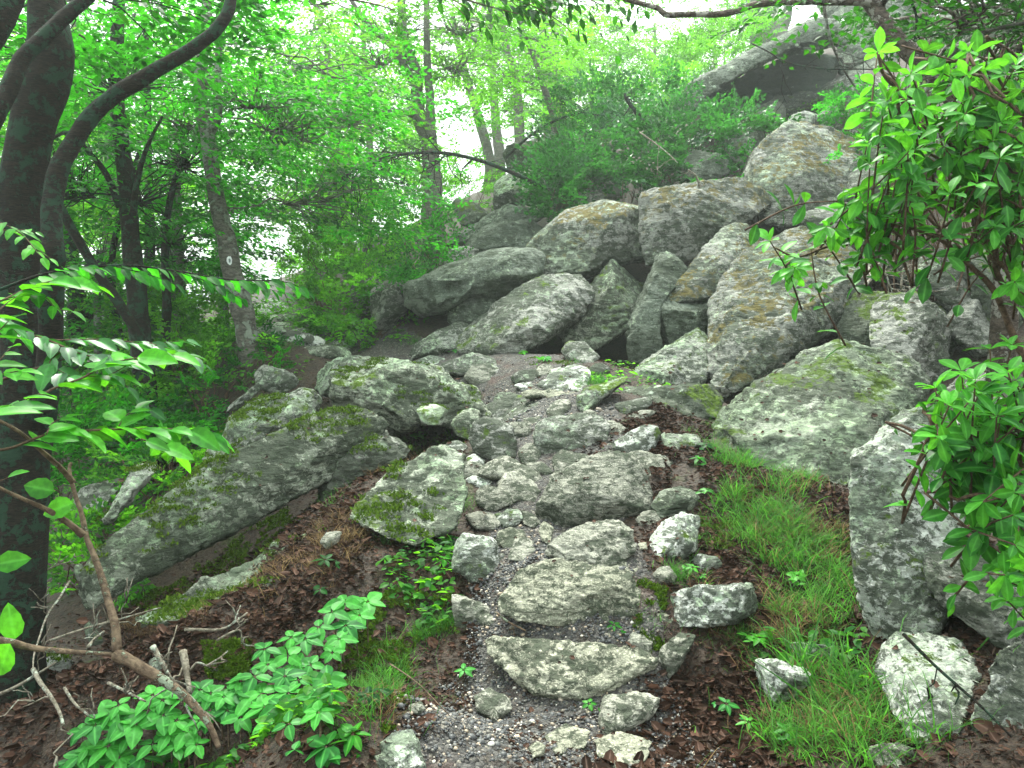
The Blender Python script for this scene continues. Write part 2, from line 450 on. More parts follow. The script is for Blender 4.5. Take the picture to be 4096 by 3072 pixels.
M['bark_far'] = bark_mat('bark_far', (.07, .07, .055), (.14, .135, .11), .2, (.2, .24, .18), 3)
M['bark_birch'] = bark_mat('bark_birch', (.05, .038, .03), (.14, .11, .09), .35, (.45, .43, .38), 2, 2.)
M['bark_red'] = bark_mat('bark_red', (.07, .045, .03), (.17, .12, .08), .12, (.30, .36, .26), 1, 3)
M['bark_twig'] = bark_mat('bark_twig', (.05, .03, .02), (.12, .075, .05), 0, (.2, .2, .2), 1, 5)
M['deadwood'] = bark_mat('deadwood', (.09, .075, .055), (.25, .22, .175), .3, (.42, .46, .38), 1, 4)

def ground_mat(name, trail=False):
    m, t, o = newmat(name); b = NB(t)
    g = b.n('ShaderNodeNewGeometry'); co = g.outputs['Position']
    n1 = b.noise(co, 3, 5, .6); n2 = b.noise(co, 45, 3, .7); n3 = b.noise(co, .9, 4, .6); n4 = b.noise(co, 14, 5, .7)
    v = b.n('ShaderNodeTexVoronoi'); b.l(co, v.inputs['Vector']); v.inputs['Scale'].default_value = 75 if trail else 38
    s_ = b.n('ShaderNodeSeparateColor'); b.l(v.outputs['Color'], s_.inputs[0])
    if trail:
        col = b.mix(s_.outputs[0], (.022, .021, .021), (.095, .088, .082))
        col = b.mix(b.ramp(s_.outputs[1], .90, .95, 0, .8), col, (.27, .24, .20))
        col = b.mix(b.ramp(n4, .5, .62, 0, .8), col, (.040, .030, .023))
        col = b.mix(b.ramp(n1, .55, .7, 0, .6), col, (.075, .035, .026))
    else:
        n5 = b.noise(co, 130, 3, .7)
        col = b.mix(s_.outputs[0], (.010, .007, .005), (.05, .029, .019))
        col = b.mix(b.ramp(n5, .5, .7, 0, .7), col, (.085, .055, .035))
        col = b.mix(b.ramp(n2, .45, .62), col, (.028, .018, .012))
        col = b.mix(b.ramp(b.mul(n1, b.mul(n4, .4), 'ADD'), .78, .90, 0, .7), col, b.mix(n2, (.02, .035, .006), (.05, .075, .012)))
    h = b.mul(b.mul(v.outputs['Distance'], -.7), n4, 'ADD')
    p = b.n('ShaderNodeBsdfPrincipled'); b.l(col, p.inputs['Base Color']); p.inputs['Roughness'].default_value = .75
    p.inputs['Specular IOR Level'].default_value = .3
    h = b.mul(h, b.mul(n2, 1.2), 'ADD')
    b.l(b.bump(h, 1., .02), p.inputs['Normal']); b.l(p.outputs[0], o.inputs[0])
    return m
M['ground'] = ground_mat('forest_soil'); M['trail'] = ground_mat('trail_gravel', True)
def pebble_mat():
    m, t, o = newmat('pebble'); b = NB(t)
    at = b.n('ShaderNodeAttribute'); at.attribute_name = 'tone'
    r = b.n('ShaderNodeValToRGB'); b.l(at.outputs['Fac'], r.inputs[0]); cr = r.color_ramp
    cr.elements[0].position = 0; cr.elements[0].color = (.022, .023, .027, 1)
    cr.elements[1].position = .55; cr.elements[1].color = (.065, .065, .066, 1)
    for q, c_ in ((.8, (.12, .11, .095, 1)), (.92, (.36, .27, .19, 1)), (1, (.58, .55, .5, 1))):
        e = cr.elements.new(q); e.color = c_
    p = b.n('ShaderNodeBsdfPrincipled'); b.l(r.outputs[0], p.inputs['Base Color']); p.inputs['Roughness'].default_value = .55
    b.l(p.outputs[0], o.inputs[0]); return m
M['pebble'] = pebble_mat()
def plain(name, c_, r=.7):
    m, t, o = newmat(name); b = NB(t)
    g = b.n('ShaderNodeNewGeometry'); n1 = b.noise(g.outputs['Position'], 60, 3)
    p = b.n('ShaderNodeBsdfPrincipled'); b.l(b.mix(n1, tuple(x * .8 for x in c_), c_), p.inputs['Base Color']); p.inputs['Roughness'].default_value = r
    b.l(p.outputs[0], o.inputs[0]); return m
M['blaze'] = plain('blaze_paint', (.78, .80, .80)); M['blaze_mark'] = plain('blaze_mark', (.18, .22, .22))

# ---------------------------------------------------------------- the ground and the trail
def grid_axis(lo, hi, n, dense):
    # finest around 0, growing outwards
    t = np.linspace(-1, 1, n)
    s = np.sinh(t * dense) / math.sinh(dense)
    return np.where(s < 0, -s * lo, s * hi)
gx = grid_axis(-150, 150, 560, 4.6)
gy = grid_axis(-60, 200, 620, 4.6) + 3.5
X, Y = np.meshgrid(gx, gy, indexing='ij')
Z = terrain(X.ravel(), Y.ravel())
V = np.stack((X.ravel(), Y.ravel(), Z), 1)
i, j = np.meshgrid(np.arange(len(gx) - 1), np.arange(len(gy) - 1), indexing='ij')
a = i * len(gy) + j
F = np.stack((a, a + len(gy), a + len(gy) + 1, a + 1), -1).reshape(-1, 4)
o = mesh_np('ground', V, F, M['ground'], loc=(0, 0, 0), smooth=True)
tag(o, 'brown forest soil sloping down from the boulders', None, None, 'structure')
# trail: a sheet 4 mm and more above the soil on the tread, dipping under it at its ragged edge
tx = np.arange(-9, 2.2, .035); ty_ = np.arange(-1, 34, .045)
X, Y = np.meshgrid(tx, ty_, indexing='ij')
tm = trail_mask(X.ravel(), Y.ravel())
V = np.stack((X.ravel(), Y.ravel(), terrain(X.ravel(), Y.ravel())), 1)
V[:, 2] += np.clip(tm * .12, -.05, .012) + .004 * fbm2(V[:, 0], V[:, 1], 30, 2, 9)
i, j = np.meshgrid(np.arange(len(tx) - 1), np.arange(len(ty_) - 1), indexing='ij')
a = (i * len(ty_) + j).ravel(); L = len(ty_)
F = np.stack((a, a + L, a + L + 1, a + 1), -1)
F = F[(tm[F] > -.25).any(1)]
used, inv = np.unique(F, return_inverse=True)
o = mesh_np('trail', V[used], inv.reshape(-1, 4), M['trail'], loc=(0, 0, 0), smooth=True)
tag(o, 'dark gravel footpath climbing between stones', None, None, 'structure')
# ---------------------------------------------------------------- rocks
_rk = [0]
def c0_(o2):
    c = o2.mean(0); v = o2 - c; L = np.hypot(*v.T)[:, None]
    return c + v * (1 + 3.0 / (L + 1))
def rock(crop, s, mat, label, d=None, th=None, lean=.55, bulge=None, extra=None, dgrad=None, group='stones of the trail and the boulder field', amp=1., name='rock', cat=None, vox=2.3, rough=.5, base=None, lift=0., cuts=None, sink=0.):
    """outline read from the photo (crop coordinates); d = distance of its foot (None: where its foot meets the ground)"""
    _rk[0] += 1
    r = np.random.default_rng(100 + _rk[0])
    o2 = np.array(px(crop, s))
    x0, y0 = o2.min(0); x1, y1 = o2.max(0)
    ybot = y1
    if d is None:
        foot = o2[o2[:, 1] > y1 - .25 * (y1 - y0)]
        d = hit(float(foot[:, 0].mean()), float(min(y1 - .04 * (y1 - y0), 767)))
    wm, hm = (x1 - x0) / FPX * d, (y1 - y0) / FPX * d
    size = math.sqrt(wm * hm)
    if th is None: th = .75 * min(wm, max(hm, .6 * wm))
    if bulge is None: bulge = (.20 if sink else .30) * min(wm, hm)
    def dep(q):
        h = (ybot - q[:, 1]) / FPX * d
        dd = d + lean * h
        if dgrad: dd = dd + (q[:, 0] - x0) / max(x1 - x0, 1) * dgrad
        return dd
    # add jittered midpoints to the outline
    q = []
    n0 = len(o2)
    o2 = c0_(o2)
    if name == 'boulder': o2 = o2.mean(0) + (o2 - o2.mean(0)) * 1.035
    if sink: o2 = o2.mean(0) + (o2 - o2.mean(0)) * 1.07
    for i in range(n0):
        a, b = o2[i], o2[(i + 1) % n0]
        q.append(a)
        L = np.hypot(*(b - a))
        k = int(L // max(9, .16 * (x1 - x0)))
        nrm = np.array((b[1] - a[1], a[0] - b[0])) / (L + 1e-6)
        for t in range(1, k + 1):
            f = t / (k + 1)
            q.append(a + (b - a) * f + nrm * L * .03 * r.normal())
    q = np.array(q); n = len(q)
    c = q.mean(0)
    D = dep(q)
    hq = hits(np.vstack([q, c[None]]))
    D = np.minimum(D, hq[:-1] - .04 * size)          # keep the face in front of the slope it leans on
    Dc = min(float(dep(c[None])[0]), float(hq[-1]) - .06 * size)
    rings = []
    def ring(scale, dd, jit=0.):
        p = c + (q - c) * scale
        e = Dc + (D - Dc) * scale + dd + r.normal(0, 1, n) * jit
        rings.append(Parr(np.column_stack((p, e))))
    if extra is None:
        ring(.30, -bulge, bulge * .10)
        ring(.62, -bulge * .82, bulge * .16)
        ring(.88, -bulge * .42, bulge * .10)
        ring(1.0, 0)
        ring(.93, .35 * th, .05 * th)
        ring(.62, .9 * th, .06 * th)
        ring(.2, 1.0 * th)
        V = np.vstack(rings + [Parr([[*c, Dc - bulge]]), Parr([[*c, Dc + th]])])
        nr = len(rings); F = []
        for k in range(nr - 1):
            for i in range(n):
                j = (i + 1) % n
                F.append((k * n + i, k * n + j, (k + 1) * n + j)); F.append((k * n + i, (k + 1) * n + j, (k + 1) * n + i))
        for i in range(n):
            j = (i + 1) % n
            F.append((nr * n, j, i)); F.append((nr * n + 1, (nr - 1) * n + i, (nr - 1) * n + j))
        bm = bmesh.new()
        vs = [bm.verts.new(v) for v in V]
        for f in F: bm.faces.new([vs[i] for i in f])
        bmesh.ops.recalc_face_normals(bm, faces=bm.faces)
    else:
        bm = bmesh.new()
        for v in Parr(np.column_stack((q, D))): bm.verts.new(v)
        p = c + (q - c) * .82
        for v in Parr(np.column_stack((p, Dc + (D - Dc) * .82 + th))): bm.verts.new(v)
        e2 = np.array([[CR[crop][0] + e[0] * CR[crop][2], CR[crop][1] + e[1] * CR[crop][2]] for e in extra])
        for v in Parr(np.column_stack((e2, np.minimum(dep(e2), hits(e2) - .05 * size) + np.array([e[2] for e in extra]) * d))): bm.verts.new(v)
        g = bmesh.ops.convex_hull(bm, input=bm.verts)
        bmesh.ops.delete(bm, geom=list(set(x for x in g['geom_interior'] + g['geom_unused'] if isinstance(x, bmesh.types.BMVert))), context='VERTS')
    me = bpy.data.meshes.new('tmp'); bm.to_mesh(me); bm.free()
    ob = bpy.data.objects.new('tmp', me); SC.collection.objects.link(ob)
    md = ob.modifiers.new('r', 'REMESH'); md.mode = 'VOXEL'; md.voxel_size = max((vox if d > 4 else min(vox, 1.7)) * d / FPX, size / 110)
    dg = C.evaluated_depsgraph_get(); m2 = bpy.data.meshes.new_from_object(ob.evaluated_get(dg))
    bpy.data.objects.remove(ob); bpy.data.meshes.remove(me)
    nv = len(m2.vertices)
    co = np.empty(nv * 3, np.float32); m2.vertices.foreach_get('co', co); co = co.reshape(-1, 3).astype(float)
    ed = np.empty(len(m2.edges) * 2, np.int32); m2.edges.foreach_get('vertices', ed); ed = ed.reshape(-1, 2)
    deg = np.bincount(ed.ravel(), minlength=nv)[:, None].astype(float)
    for _ in range(2):
        acc = np.zeros_like(co)
        for a_ in range(3):
            acc[:, a_] = np.bincount(ed[:, 0], co[ed[:, 1], a_], nv) + np.bincount(ed[:, 1], co[ed[:, 0], a_], nv)
        co = co * .4 + acc / deg * .6
    # planar fracture faces: shave the bulges flat
    cc = co.mean(0)
    if cuts is None: cuts = (3 if extra is None else 1) if sink else (8 if extra is None else 4)
    for _ in range(cuts):
        nn_ = np.array((r.normal(0, .75), -.55 + r.normal(0, .45), .55 + r.normal(0, .6))); nn_ /= np.linalg.norm(nn_)
        pr = (co - cc) @ nn_; hh = pr.max() * (r.uniform(.80, .94) if sink or extra is not None else r.uniform(.66, .86))
        ov = np.maximum(pr - hh, 0); co -= nn_[None] * (ov * .95)[:, None]
    for k_ in range(1):
        acc = np.zeros_like(co)
        for a_ in range(3):
            acc[:, a_] = np.bincount(ed[:, 0], co[ed[:, 1], a_], nv) + np.bincount(ed[:, 1], co[ed[:, 0], a_], nv)
        co = co * .6 + acc / deg * .4
    m2.vertices.foreach_set('co', co.astype(np.float32).ravel()); m2.update()
    no = np.empty(nv * 3, np.float32); m2.vertices.foreach_get('normal', no); no = no.reshape(-1, 3)
    off = r.uniform(-50, 50, 3)
    s_ = size
    f1 = fbm(co / (s_ * .55) + off, 3, 1)
    f2 = fbm(co / (s_ * .16) + off, 4, 7, .6)
    # foliation: bands across a tilted axis give broken ledges
    ax = np.array((math.sin(R(28)), .15, math.cos(R(28))))
    u = (co @ ax) / (s_ * .13) + 1.1 * fbm(co / (s_ * .4) + off, 3, 3)
    led = np.abs(u - np.floor(u) - .5) * 2
    led = np.clip(led * 1.6, 0, 1)
    vn = vnoise(co / (s_ * .07) + off, 11)
    cr_ = np.abs(vnoise(co / (s_ * .30) + off + .35 * fbm(co / (s_ * .12) + off, 2, 41)[:, None], 31))
    crk = -np.clip(1 - cr_ / .045, 0, 1) * np.clip(.4 + 1.6 * vnoise(co / (s_ * .45) + off, 51), 0, 1)       # thin cracks
    dsp = s_ * amp * (.016 * f1 + .015 * f2 + .020 * (led - .6) * np.clip(.35 + 1.4 * vnoise(co / (s_ * .5) + off, 21), 0, 1) + .016 * rough * vn + .022 * crk)
    dsp = dsp + min(.010, s_ * .012) * fbm(co / min(.05, s_ * .05) + off, 2, 61)
    co += no * dsp[:, None]
    bx = P(float(c[0]), float(y1), d + .5 * th)
    base_ = np.array((float(co[:, 0].mean()), float(co[:, 1].mean()), float(co[:, 2].min())))
    co -= base_
    m2.vertices.foreach_set('co', co.astype(np.float32).ravel())
    m2.polygons.foreach_set('use_smooth', np.ones(len(m2.polygons), bool)); m2.update()
    m2.materials.clear(); m2.materials.append(M[mat])
    m2.name = name
    ob = bpy.data.objects.new(name, m2); SC.collection.objects.link(ob); ob.location = base_ + np.array((0, 0, lift - sink * min(1, size * 3)))
    tag(ob, label, cat or name.replace('_', ' '), group)
    ROCKS.append((float(base_[0]), float(base_[1]), ob))
    return ob
ROCKS = []
GB, GT, GL, GU = 'boulders of the talus slope', 'stones set in the trail', 'rocks beside the trail', 'boulders high on the slope'
def B_(*a, **k): return rock(*a, name='boulder', group=GB, **k)
def U_(*a, **k): return rock(*a, name='boulder', group=GU, **k)
def T_(*a, **k):
    k.setdefault('sink', .004); k.setdefault('lean', .95)
    return rock(*a, name='stone', group=GT, **k)
def L_(*a, **k): return rock(*a, name='rock', group=GL, **k)

# --- the talus in the middle
B_('E', '120,390 250,310 480,280 560,280 500,340 330,350 270,390 220,430 280,520 170,510', 'rock', 'thin dark-mouthed slab at the leaf-hidden end of the boulder row', d=11.6, th=1.2)
B_('E', '280,370 330,350 440,345 500,340 520,480 430,560 400,640 360,660 320,590 280,520', 'rock', 'pale blocky end stone under the long humped boulder', d=10.4, th=1.3)
B_('E', '510,345 600,320 780,240 900,200 980,165 1100,150 1230,150 1300,180 1290,290 1200,370 1060,470 900,440 760,520 600,540 510,480 495,400', 'rock_bare', 'long humped grey boulder lying over a dark hollow', d=10.5, th=2.2, lean=.05, bulge=.45, cuts=0, amp=.6)
B_('Z', '1150,530 1230,460 1330,430 1385,440 1398,500 1395,560 1320,568 1265,600 1150,592', 'rock_ochre', 'big rounded grey boulder with ochre moss on its crown', d=10.9, th=1.9, lean=.25, bulge=.6, cuts=3, amp=.6)
B_('E', '755,500 800,460 880,450 1000,440 1070,470 1000,540 900,590 800,600 755,575', 'rock_bare', 'smooth oval stone wedged under the long humped boulder', d=10.3, th=.8, lean=.2, cuts=1, amp=.5)
B_('E', '810,690 870,610 950,560 1050,480 1200,380 1300,320 1440,305 1540,310 1600,370 1590,450 1540,520 1440,600 1350,660 1240,690 1180,760 1000,760 830,760', 'rock', 'leaning slab with pale lichened top edge above the trail bend', d=9.6, th=.9, lean=.5,
   extra=[(900, 650, -.01), (1100, 545, -.035), (1300, 420, -.03), (1500, 380, -.02), (1250, 600, -.045), (1480, 530, -.03), (1040, 700, -.02)])
B_('E', '480,790 520,730 600,700 700,640 780,600 900,600 850,640 820,690 810,760 700,770 560,800', 'rock_lichen', 'low lichen-covered slab at the foot of the leaning slab', th=.8)
B_('E', '1600,360 1640,280 1700,220 1760,215 1790,240 1860,210 1940,230 1960,290 1930,380 1870,540 1840,610 1700,690 1600,750 1480,700 1420,640 1560,500', 'rock_mossy', 'two-lobed boulder with bright green crust on both humps', d=10, th=1.2, lean=.4, bulge=.35)
B_('F', '25,640 40,500 80,400 130,300 150,200 200,145 300,150 430,180 400,220 280,330 190,450 190,560 200,700 120,740 40,740', 'rock_bare', 'tall narrow stone standing upright among the leaning slabs', d=9.3, th=.9, lean=.25)
B_('F', '190,590 230,420 280,390 400,395 500,380 490,480 500,560 350,640 240,700', 'rock_bare', 'hollowed block tucked beneath the ochre-mossed slab', d=9.2, th=.9, lean=.2)
B_('F', '230,400 300,330 400,240 450,130 560,20 610,0 660,0 760,80 700,170 600,280 520,350 480,380 380,400 280,400', 'rock_ochre', 'tilted slab spotted with ochre moss, propped on a hollowed block', d=9.3, th=.7, lean=.9,
   extra=[(560, 190, -.02), (400, 330, -.01)])
B_('F', '470,420 540,300 680,150 820,90 1040,0 1240,20 1330,110 1400,190 1310,250 1330,300 1250,440 1150,530 1050,640 900,740 700,860 540,955 480,890 450,760 500,640 500,560', 'rock_ochre', 'largest tilted slab, ochre-spotted, with a smooth grey underside', d=7.9, th=.7, lean=1.1,
   extra=[(500, 800, -.02), (560, 900, -.02), (760, 640, -.05), (1050, 430, -.06), (1290, 255, -.04), (640, 400, -.01), (900, 200, 0), (900, 700, -.03), (1150, 500, -.03)])
B_('F', '0,860 60,790 180,710 300,640 400,580 495,560 500,640 480,720 450,820 390,900 200,905 60,885', 'rock_lichen', 'wedge slab coated in pale green lichen below the largest slab', d=8.2, th=.7, lean=1.2, bulge=.1)
B_('F', '0,890 200,900 380,900 480,880 540,960 520,1060 300,1060 120,1010 0,1010', 'rock_dark', 'dark ledge block beneath the pale green wedge slab', th=.9, lean=.3)
B_('F', '470,1180 530,1080 700,930 880,820 1000,720 1180,660 1330,700 1440,720 1600,780 1660,880 1600,1040 1500,1150 1300,1300 1250,1410 1150,1430 1000,1380 850,1320 700,1320 600,1240', 'rock_mottled', 'massive mottled boulder streaked with green moss beside the grass', d=5.9, th=1.4, lean=.75,
   extra=[(620, 1140, -.03), (880, 1050, -.05), (1250, 900, -.06), (1450, 900, -.04), (1000, 1250, -.05), (1250, 1250, -.05), (1200, 740, -.01)])
B_('F', '1360,480 1400,400 1500,360 1640,345 1740,420 1800,520 1790,700 1760,830 1650,880 1500,780 1400,720 1370,600', 'rock', 'barrel-shaped round boulder above the massive mottled one', d=7.3, th=1.0, lean=.3)
B_('F', '1600,260 1640,190 1760,140 1900,170 1970,260 2000,340 1900,430 1780,460 1720,380 1620,320', 'rock', 'round blue-grey boulder under the reddish shrub stem', d=8.0, th=.9, lean=.4)
B_('F', '1180,560 1240,430 1320,320 1450,370 1400,470 1380,640 1330,720 1200,680', 'rock_dark', 'dark crusted rock in the gap beside the barrel-shaped boulder', d=8.2, th=.8)
B_('F', '1780,520 1900,380 2020,310 2100,500 2160,650 2000,760 1880,660 1800,580', 'rock', 'pale rock half hidden by shrub leaves, beside the barrel boulder', d=7.6, th=.8)
B_('F', '1400,120 1700,60 1760,140 1620,240 1600,340 1440,230', 'rock_dark', 'shadowed block behind the heap of dead twigs', d=9.3, th=.8, lean=.1)
B_('F', '1780,900 1900,800 2080,850 2200,950 2200,1150 2000,1150 1850,1050', 'rock', 'rock glimpsed through the shrub above the standing stone', d=5.8, th=.8)
B_('P', '854,457 882,442 887,426 907,413 932,411 958,424 968,451 966,500 952,560 942,610 934,642 900,652 874,642 866,605 859,555 854,510', 'rock_pale', 'tall standing stone whitened by lichen at the grass edge', d=3.15, th=.45, lean=.3, amp=.7, cuts=2,
   extra=[(905, 455, -.03), (912, 520, -.035), (915, 620, -.03), (866, 520, -.01), (921, 424, -.005), (945, 540, -.005)])
B_('I', '1630,350 1680,310 1850,340 2000,380 2100,480 2260,600 2260,900 2110,925 1980,830 1820,700 1700,580 1640,470', 'rock', 'smooth tilted slab over a black gap right of the standing stone', d=2.85, th=.3, lean=.9,
   extra=[(1720, 450, -.02), (1900, 620, -.04), (2100, 790, -.04)])
B_('I', '1370,980 1390,900 1480,840 1650,860 1800,890 1950,950 1990,1010 1890,1180 1860,1420 1700,1520 1560,1500 1540,1350 1450,1180 1350,1050', 'rock_pale', 'pale pink-white boulder in front of the standing stone', d=2.8, th=.4, lean=.3,
   extra=[(1500, 1020, -.035), (1750, 1060, -.045), (1680, 1350, -.04)])
B_('I', '1900,1500 1920,1350 1950,1250 2050,1100 2010,1060 2100,940 2212,880 2330,1000 2330,1720 1950,1720', 'rock_white', 'lichened rock with brown leaves on it in the bottom corner', d=2.35, th=.5, lean=.45)
B_('C', '1250,960 1400,910 1520,950 1400,1110 1240,1070', 'rock', 'small mottled rock behind the lowest shrub sprays', d=10, th=.8)
# --- right edge of the grass
L_('I', '590,1030 640,980 760,1000 900,1040 960,1090 930,1150 860,1250 760,1260 700,1190 620,1120', 'rock_white', 'white mossy rock with brown leaves on top, low in the grass', th=.25, bulge=.07)
L_('I', '830,900 900,880 1100,920 1160,880 1150,960 1110,1000 1050,1040 900,970', 'rock_white', 'flat white stone with a moss cushion near the standing stone', th=.25, bulge=.04)
L_('I', '70,650 130,590 300,560 450,560 600,520 720,570 690,650 600,710 500,760 300,780 150,780 90,710', 'rock_white', 'long white-crusted rock edging the grass beside the steps', th=.3, bulge=.08, lean=.3)
L_('I', '40,1000 100,900 180,830 270,840 230,920 170,1030 100,1100', 'rock_tan', 'narrow banded stone set on edge by the lowest step', th=.15, lean=.4)
L_('I', '0,350 10,280 80,180 150,150 270,100 310,130 280,220 270,330 200,380 60,380', 'rock_white', 'mossy white rock beside the half-round stone in the trail', th=.25, lean=.5)
L_('I', '250,400 300,370 390,380 430,430 350,465 270,455', 'rock_white', 'small white rock speckled black in the grass', th=.12)
L_('I', '20,490 60,450 110,440 165,480 140,530 40,520', 'rock_tan', 'small tan stone flush with the soil left of the grass', th=.1, bulge=.02)
L_('F', '150,1550 200,1480 300,1450 420,1480 480,1560 300,1620 200,1620', 'rock_mossy', 'rounded rock with seedlings growing over it', th=.3, lean=.5)
L_('I', '1300,1500 1480,1490 1620,1560 1560,1680 1400,1690 1290,1600', 'rock_tan', 'pinkish stone low in the tussock at the bottom', th=.15, bulge=.03)
# --- stones in the trail, from the nearest up
T_('H', '1490,1500 1600,1460 1800,1500 1760,1610 1600,1640 1520,1590', 'rock_step', 'flat cream stone nearly buried at the bottom of the trail', th=.08, bulge=.0, lean=1.6)
T_('H', '1190,1470 1300,1410 1430,1440 1400,1530 1260,1560', 'rock_step', 'buried brown stone barely showing through the gravel', th=.06, bulge=.0, lean=1.6)
T_('H', '120,1659 200,1520 270,1440 350,1440 400,1520 430,1640 420,1780 120,1780', 'rock_white', 'white stone at the near edge of the gravel', th=.2, lean=.6)
T_('H', '1500,1350 1520,1270 1560,1230 1750,1220 1860,1240 1800,1340 1700,1400 1560,1450', 'rock_tan', 'grey triangular stone below the lowest step', th=.14, lean=.9, bulge=.04)
T_('H', '760,1230 850,1190 950,1250 960,1300 870,1370 780,1300', 'rock_tan', 'small angular stone alone in the gravel', th=.1, lean=.9, bulge=.03)
T_('H', '840,910 900,900 1000,930 1180,960 1350,970 1560,950 1700,960 1800,1030 1780,1090 1600,1140 1450,1210 1400,1240 1130,1210 1100,1160 980,1100 870,990', 'rock_step', 'lowest step, a V-edged slab with a split lip', th=.24, lean=.8, amp=.9, vox=1.6, lift=.02,
   extra=[(1120, 1130, -.012), (1180, 1000, .01), (1400, 1090, -.004), (1650, 1080, -.002), (960, 1010, -.004)])
T_('H', '1110,1150 1250,1140 1500,1130 1690,1130 1500,1215 1400,1235 1200,1225 1120,1195', 'rock_step', 'thin slab sheet sticking out under the lowest step', th=.14, lean=.3, amp=.8, vox=1.6)
T_('H', '930,700 1000,620 1060,540 1200,490 1480,485 1700,510 1720,620 1700,720 1680,805 1400,825 1050,815 950,770', 'rock_step', 'broad cream step with a folded knob at one corner', th=.22, lean=.95, amp=.9, vox=1.6, lift=.05,
   extra=[(1050, 700, -.004), (1300, 730, -.01), (1600, 650, -.012), (1600, 740, -.012), (1200, 560, .0)])
T_('H', '630,620 700,640 800,680 890,750 860,795 700,805 650,790', 'rock_tan', 'layered stone end poking from under the leafy plants', th=.2, lean=.3)
T_('H', '1680,840 1740,840 1830,900 1800,960 1700,910', 'rock_tan', 'small grey stone between the two lowest steps', th=.1)
T_('H', '1190,370 1230,300 1330,240 1450,190 1600,180 1680,230 1700,330 1620,410 1520,450 1350,410 1250,430', 'rock_tan', 'half-round speckled stone above the broad cream step', th=.28, lean=.8)
T_('H', '630,400 650,310 690,260 760,270 860,290 880,400 870,480 780,520 640,450', 'rock_white', 'pyramid-shaped white stone at the trail edge', th=.25, lean=.6)
T_('H', '960,400 1000,290 1080,290 1110,340 1060,410', 'rock_tan', 'thin grey slate chip lying flat in the gravel', th=.06, lean=1.3, bulge=.01)
T_('H', '1150,230 1170,180 1220,220 1205,290 1165,280', 'rock_step', 'small upright chip below the great grey trail stone', th=.06)
T_('H', '1040,110 1090,130 1150,180 1100,200 1050,180', 'rock_tan', 'small flat chip beside the white cornered stone', th=.08, lean=1)
T_('H', '895,150 950,110 1010,105 1035,150 980,195 910,205', 'rock_white', 'small white stone with square corners', th=.12)
T_('H', '700,140 780,120 850,130 900,180 870,220 760,205', 'rock_tan', 'flat brown stone beside the lichened trailside slab', th=.2)
T_('P', '552,488 557,477 580,467 597,457 613,454 630,460 641,477 648,494 646,508 600,518 557,523 539,513', 'rock_tan', 'great grey wedge stone in the middle of the trail', th=.5, lean=.6, amp=.7,
   extra=[(613, 470, -.02), (580, 490, -.035), (620, 500, -.04)])
T_('E', '1280,1260 1300,1200 1380,1170 1500,1150 1650,1160 1700,1220 1670,1290 1560,1340 1350,1390 1300,1330', 'rock', 'wide two-toned stone above the great wedge stone', th=.45, lean=.7)
T_('E', '880,1280 920,1200 960,1170 1060,1190 1120,1230 1135,1320 1130,1415 1000,1400 920,1360', 'rock', 'square-faced lichened block on the uphill edge', th=.4, lean=.3)
T_('E', '1180,1370 1220,1330 1280,1330 1300,1390 1260,1435 1190,1425', 'rock_tan', 'small tan cube of stone between two big blocks', th=.15)
T_('E', '950,1120 1010,1080 1100,1050 1200,1035 1260,1070 1280,1130 1200,1140 1130,1200 960,1180', 'rock', 'arched grey stone above the square-faced block', th=.45)
T_('E', '1350,1120 1400,1070 1470,1065 1470,1110 1400,1165 1360,1155', 'rock_tan', 'small stone in the middle of the upper steps', th=.2)
T_('E', '1740,1360 1780,1290 1900,1230 1990,1220 2005,1270 1960,1360 1850,1395', 'rock_white', 'brightest white stone beside the wide two-toned stone', th=.3, lean=.5)
T_('F', '180,1210 220,1160 400,1165 400,1210 260,1240 190,1250', 'rock_lichen', 'flat greenish stone next to the brightest white one', th=.3)
T_('E', '1800,1400 1900,1375 2000,1400 2050,1460 2040,1515 1900,1530', 'rock_tan', 'buff stone just below the brightest white one', th=.25)
T_('E', '1380,1410 1440,1365 1560,1390 1640,1420 1600,1460 1400,1470', 'rock_tan', 'low flat stone above the crest of the great wedge stone', th=.2)
T_('E', '1360,1520 1450,1460 1560,1470 1440,1540 1370,1565', 'rock_tan', 'narrow stone wedged against the great wedge stone', th=.2)
T_('E', '930,1510 1000,1430 1100,1410 1250,1480 1300,1530 1250,1570 1100,1520 1000,1520', 'rock_tan', 'long humped brown stone across the trail edge', th=.25)
T_('E', '1040,1590 1080,1510 1160,1500 1250,1560 1290,1600 1250,1665 1100,1650', 'rock_tan', 'rounded stone just below the long humped one', th=.25)
T_('E', '860,1540 900,1520 1010,1550 1000,1585 900,1580', 'rock_white', 'small pale stone with a dark cap at the trail edge', th=.12)
T_('E', '930,1610 980,1580 1100,1620 1120,1680 1000,1710 930,1670', 'rock_tan', 'brownish stone in the shade of the rounded one', th=.2)
T_('E', '860,1410 900,1390 960,1430 930,1475 880,1455', 'rock_white', 'small white stone below the square-faced block', th=.12)
T_('E', '1215,1445 1300,1440 1365,1490 1330,1505 1240,1475', 'rock_tan', 'thin flat stone below the small tan cube', th=.12)
T_('E', '1180,1015 1240,1000 1480,1005 1520,1025 1440,1045 1230,1040', 'rock_step', 'long thin cream slab across the upper trail', th=.35, lean=1)
T_('E', '1290,960 1370,920 1380,880 1500,855 1580,880 1570,950 1530,995 1380,1000', 'rock_white', 'cream and grey boulder lying on the long thin slab', th=.5)
T_('E', '1130,920 1180,885 1270,880 1290,910 1250,945 1150,945', 'rock', 'oval grey stone near the top of the steps', th=.3)
T_('E', '1150,965 1230,955 1270,975 1200,995', 'rock_white', 'small pale wedge under the oval grey stone', th=.15)
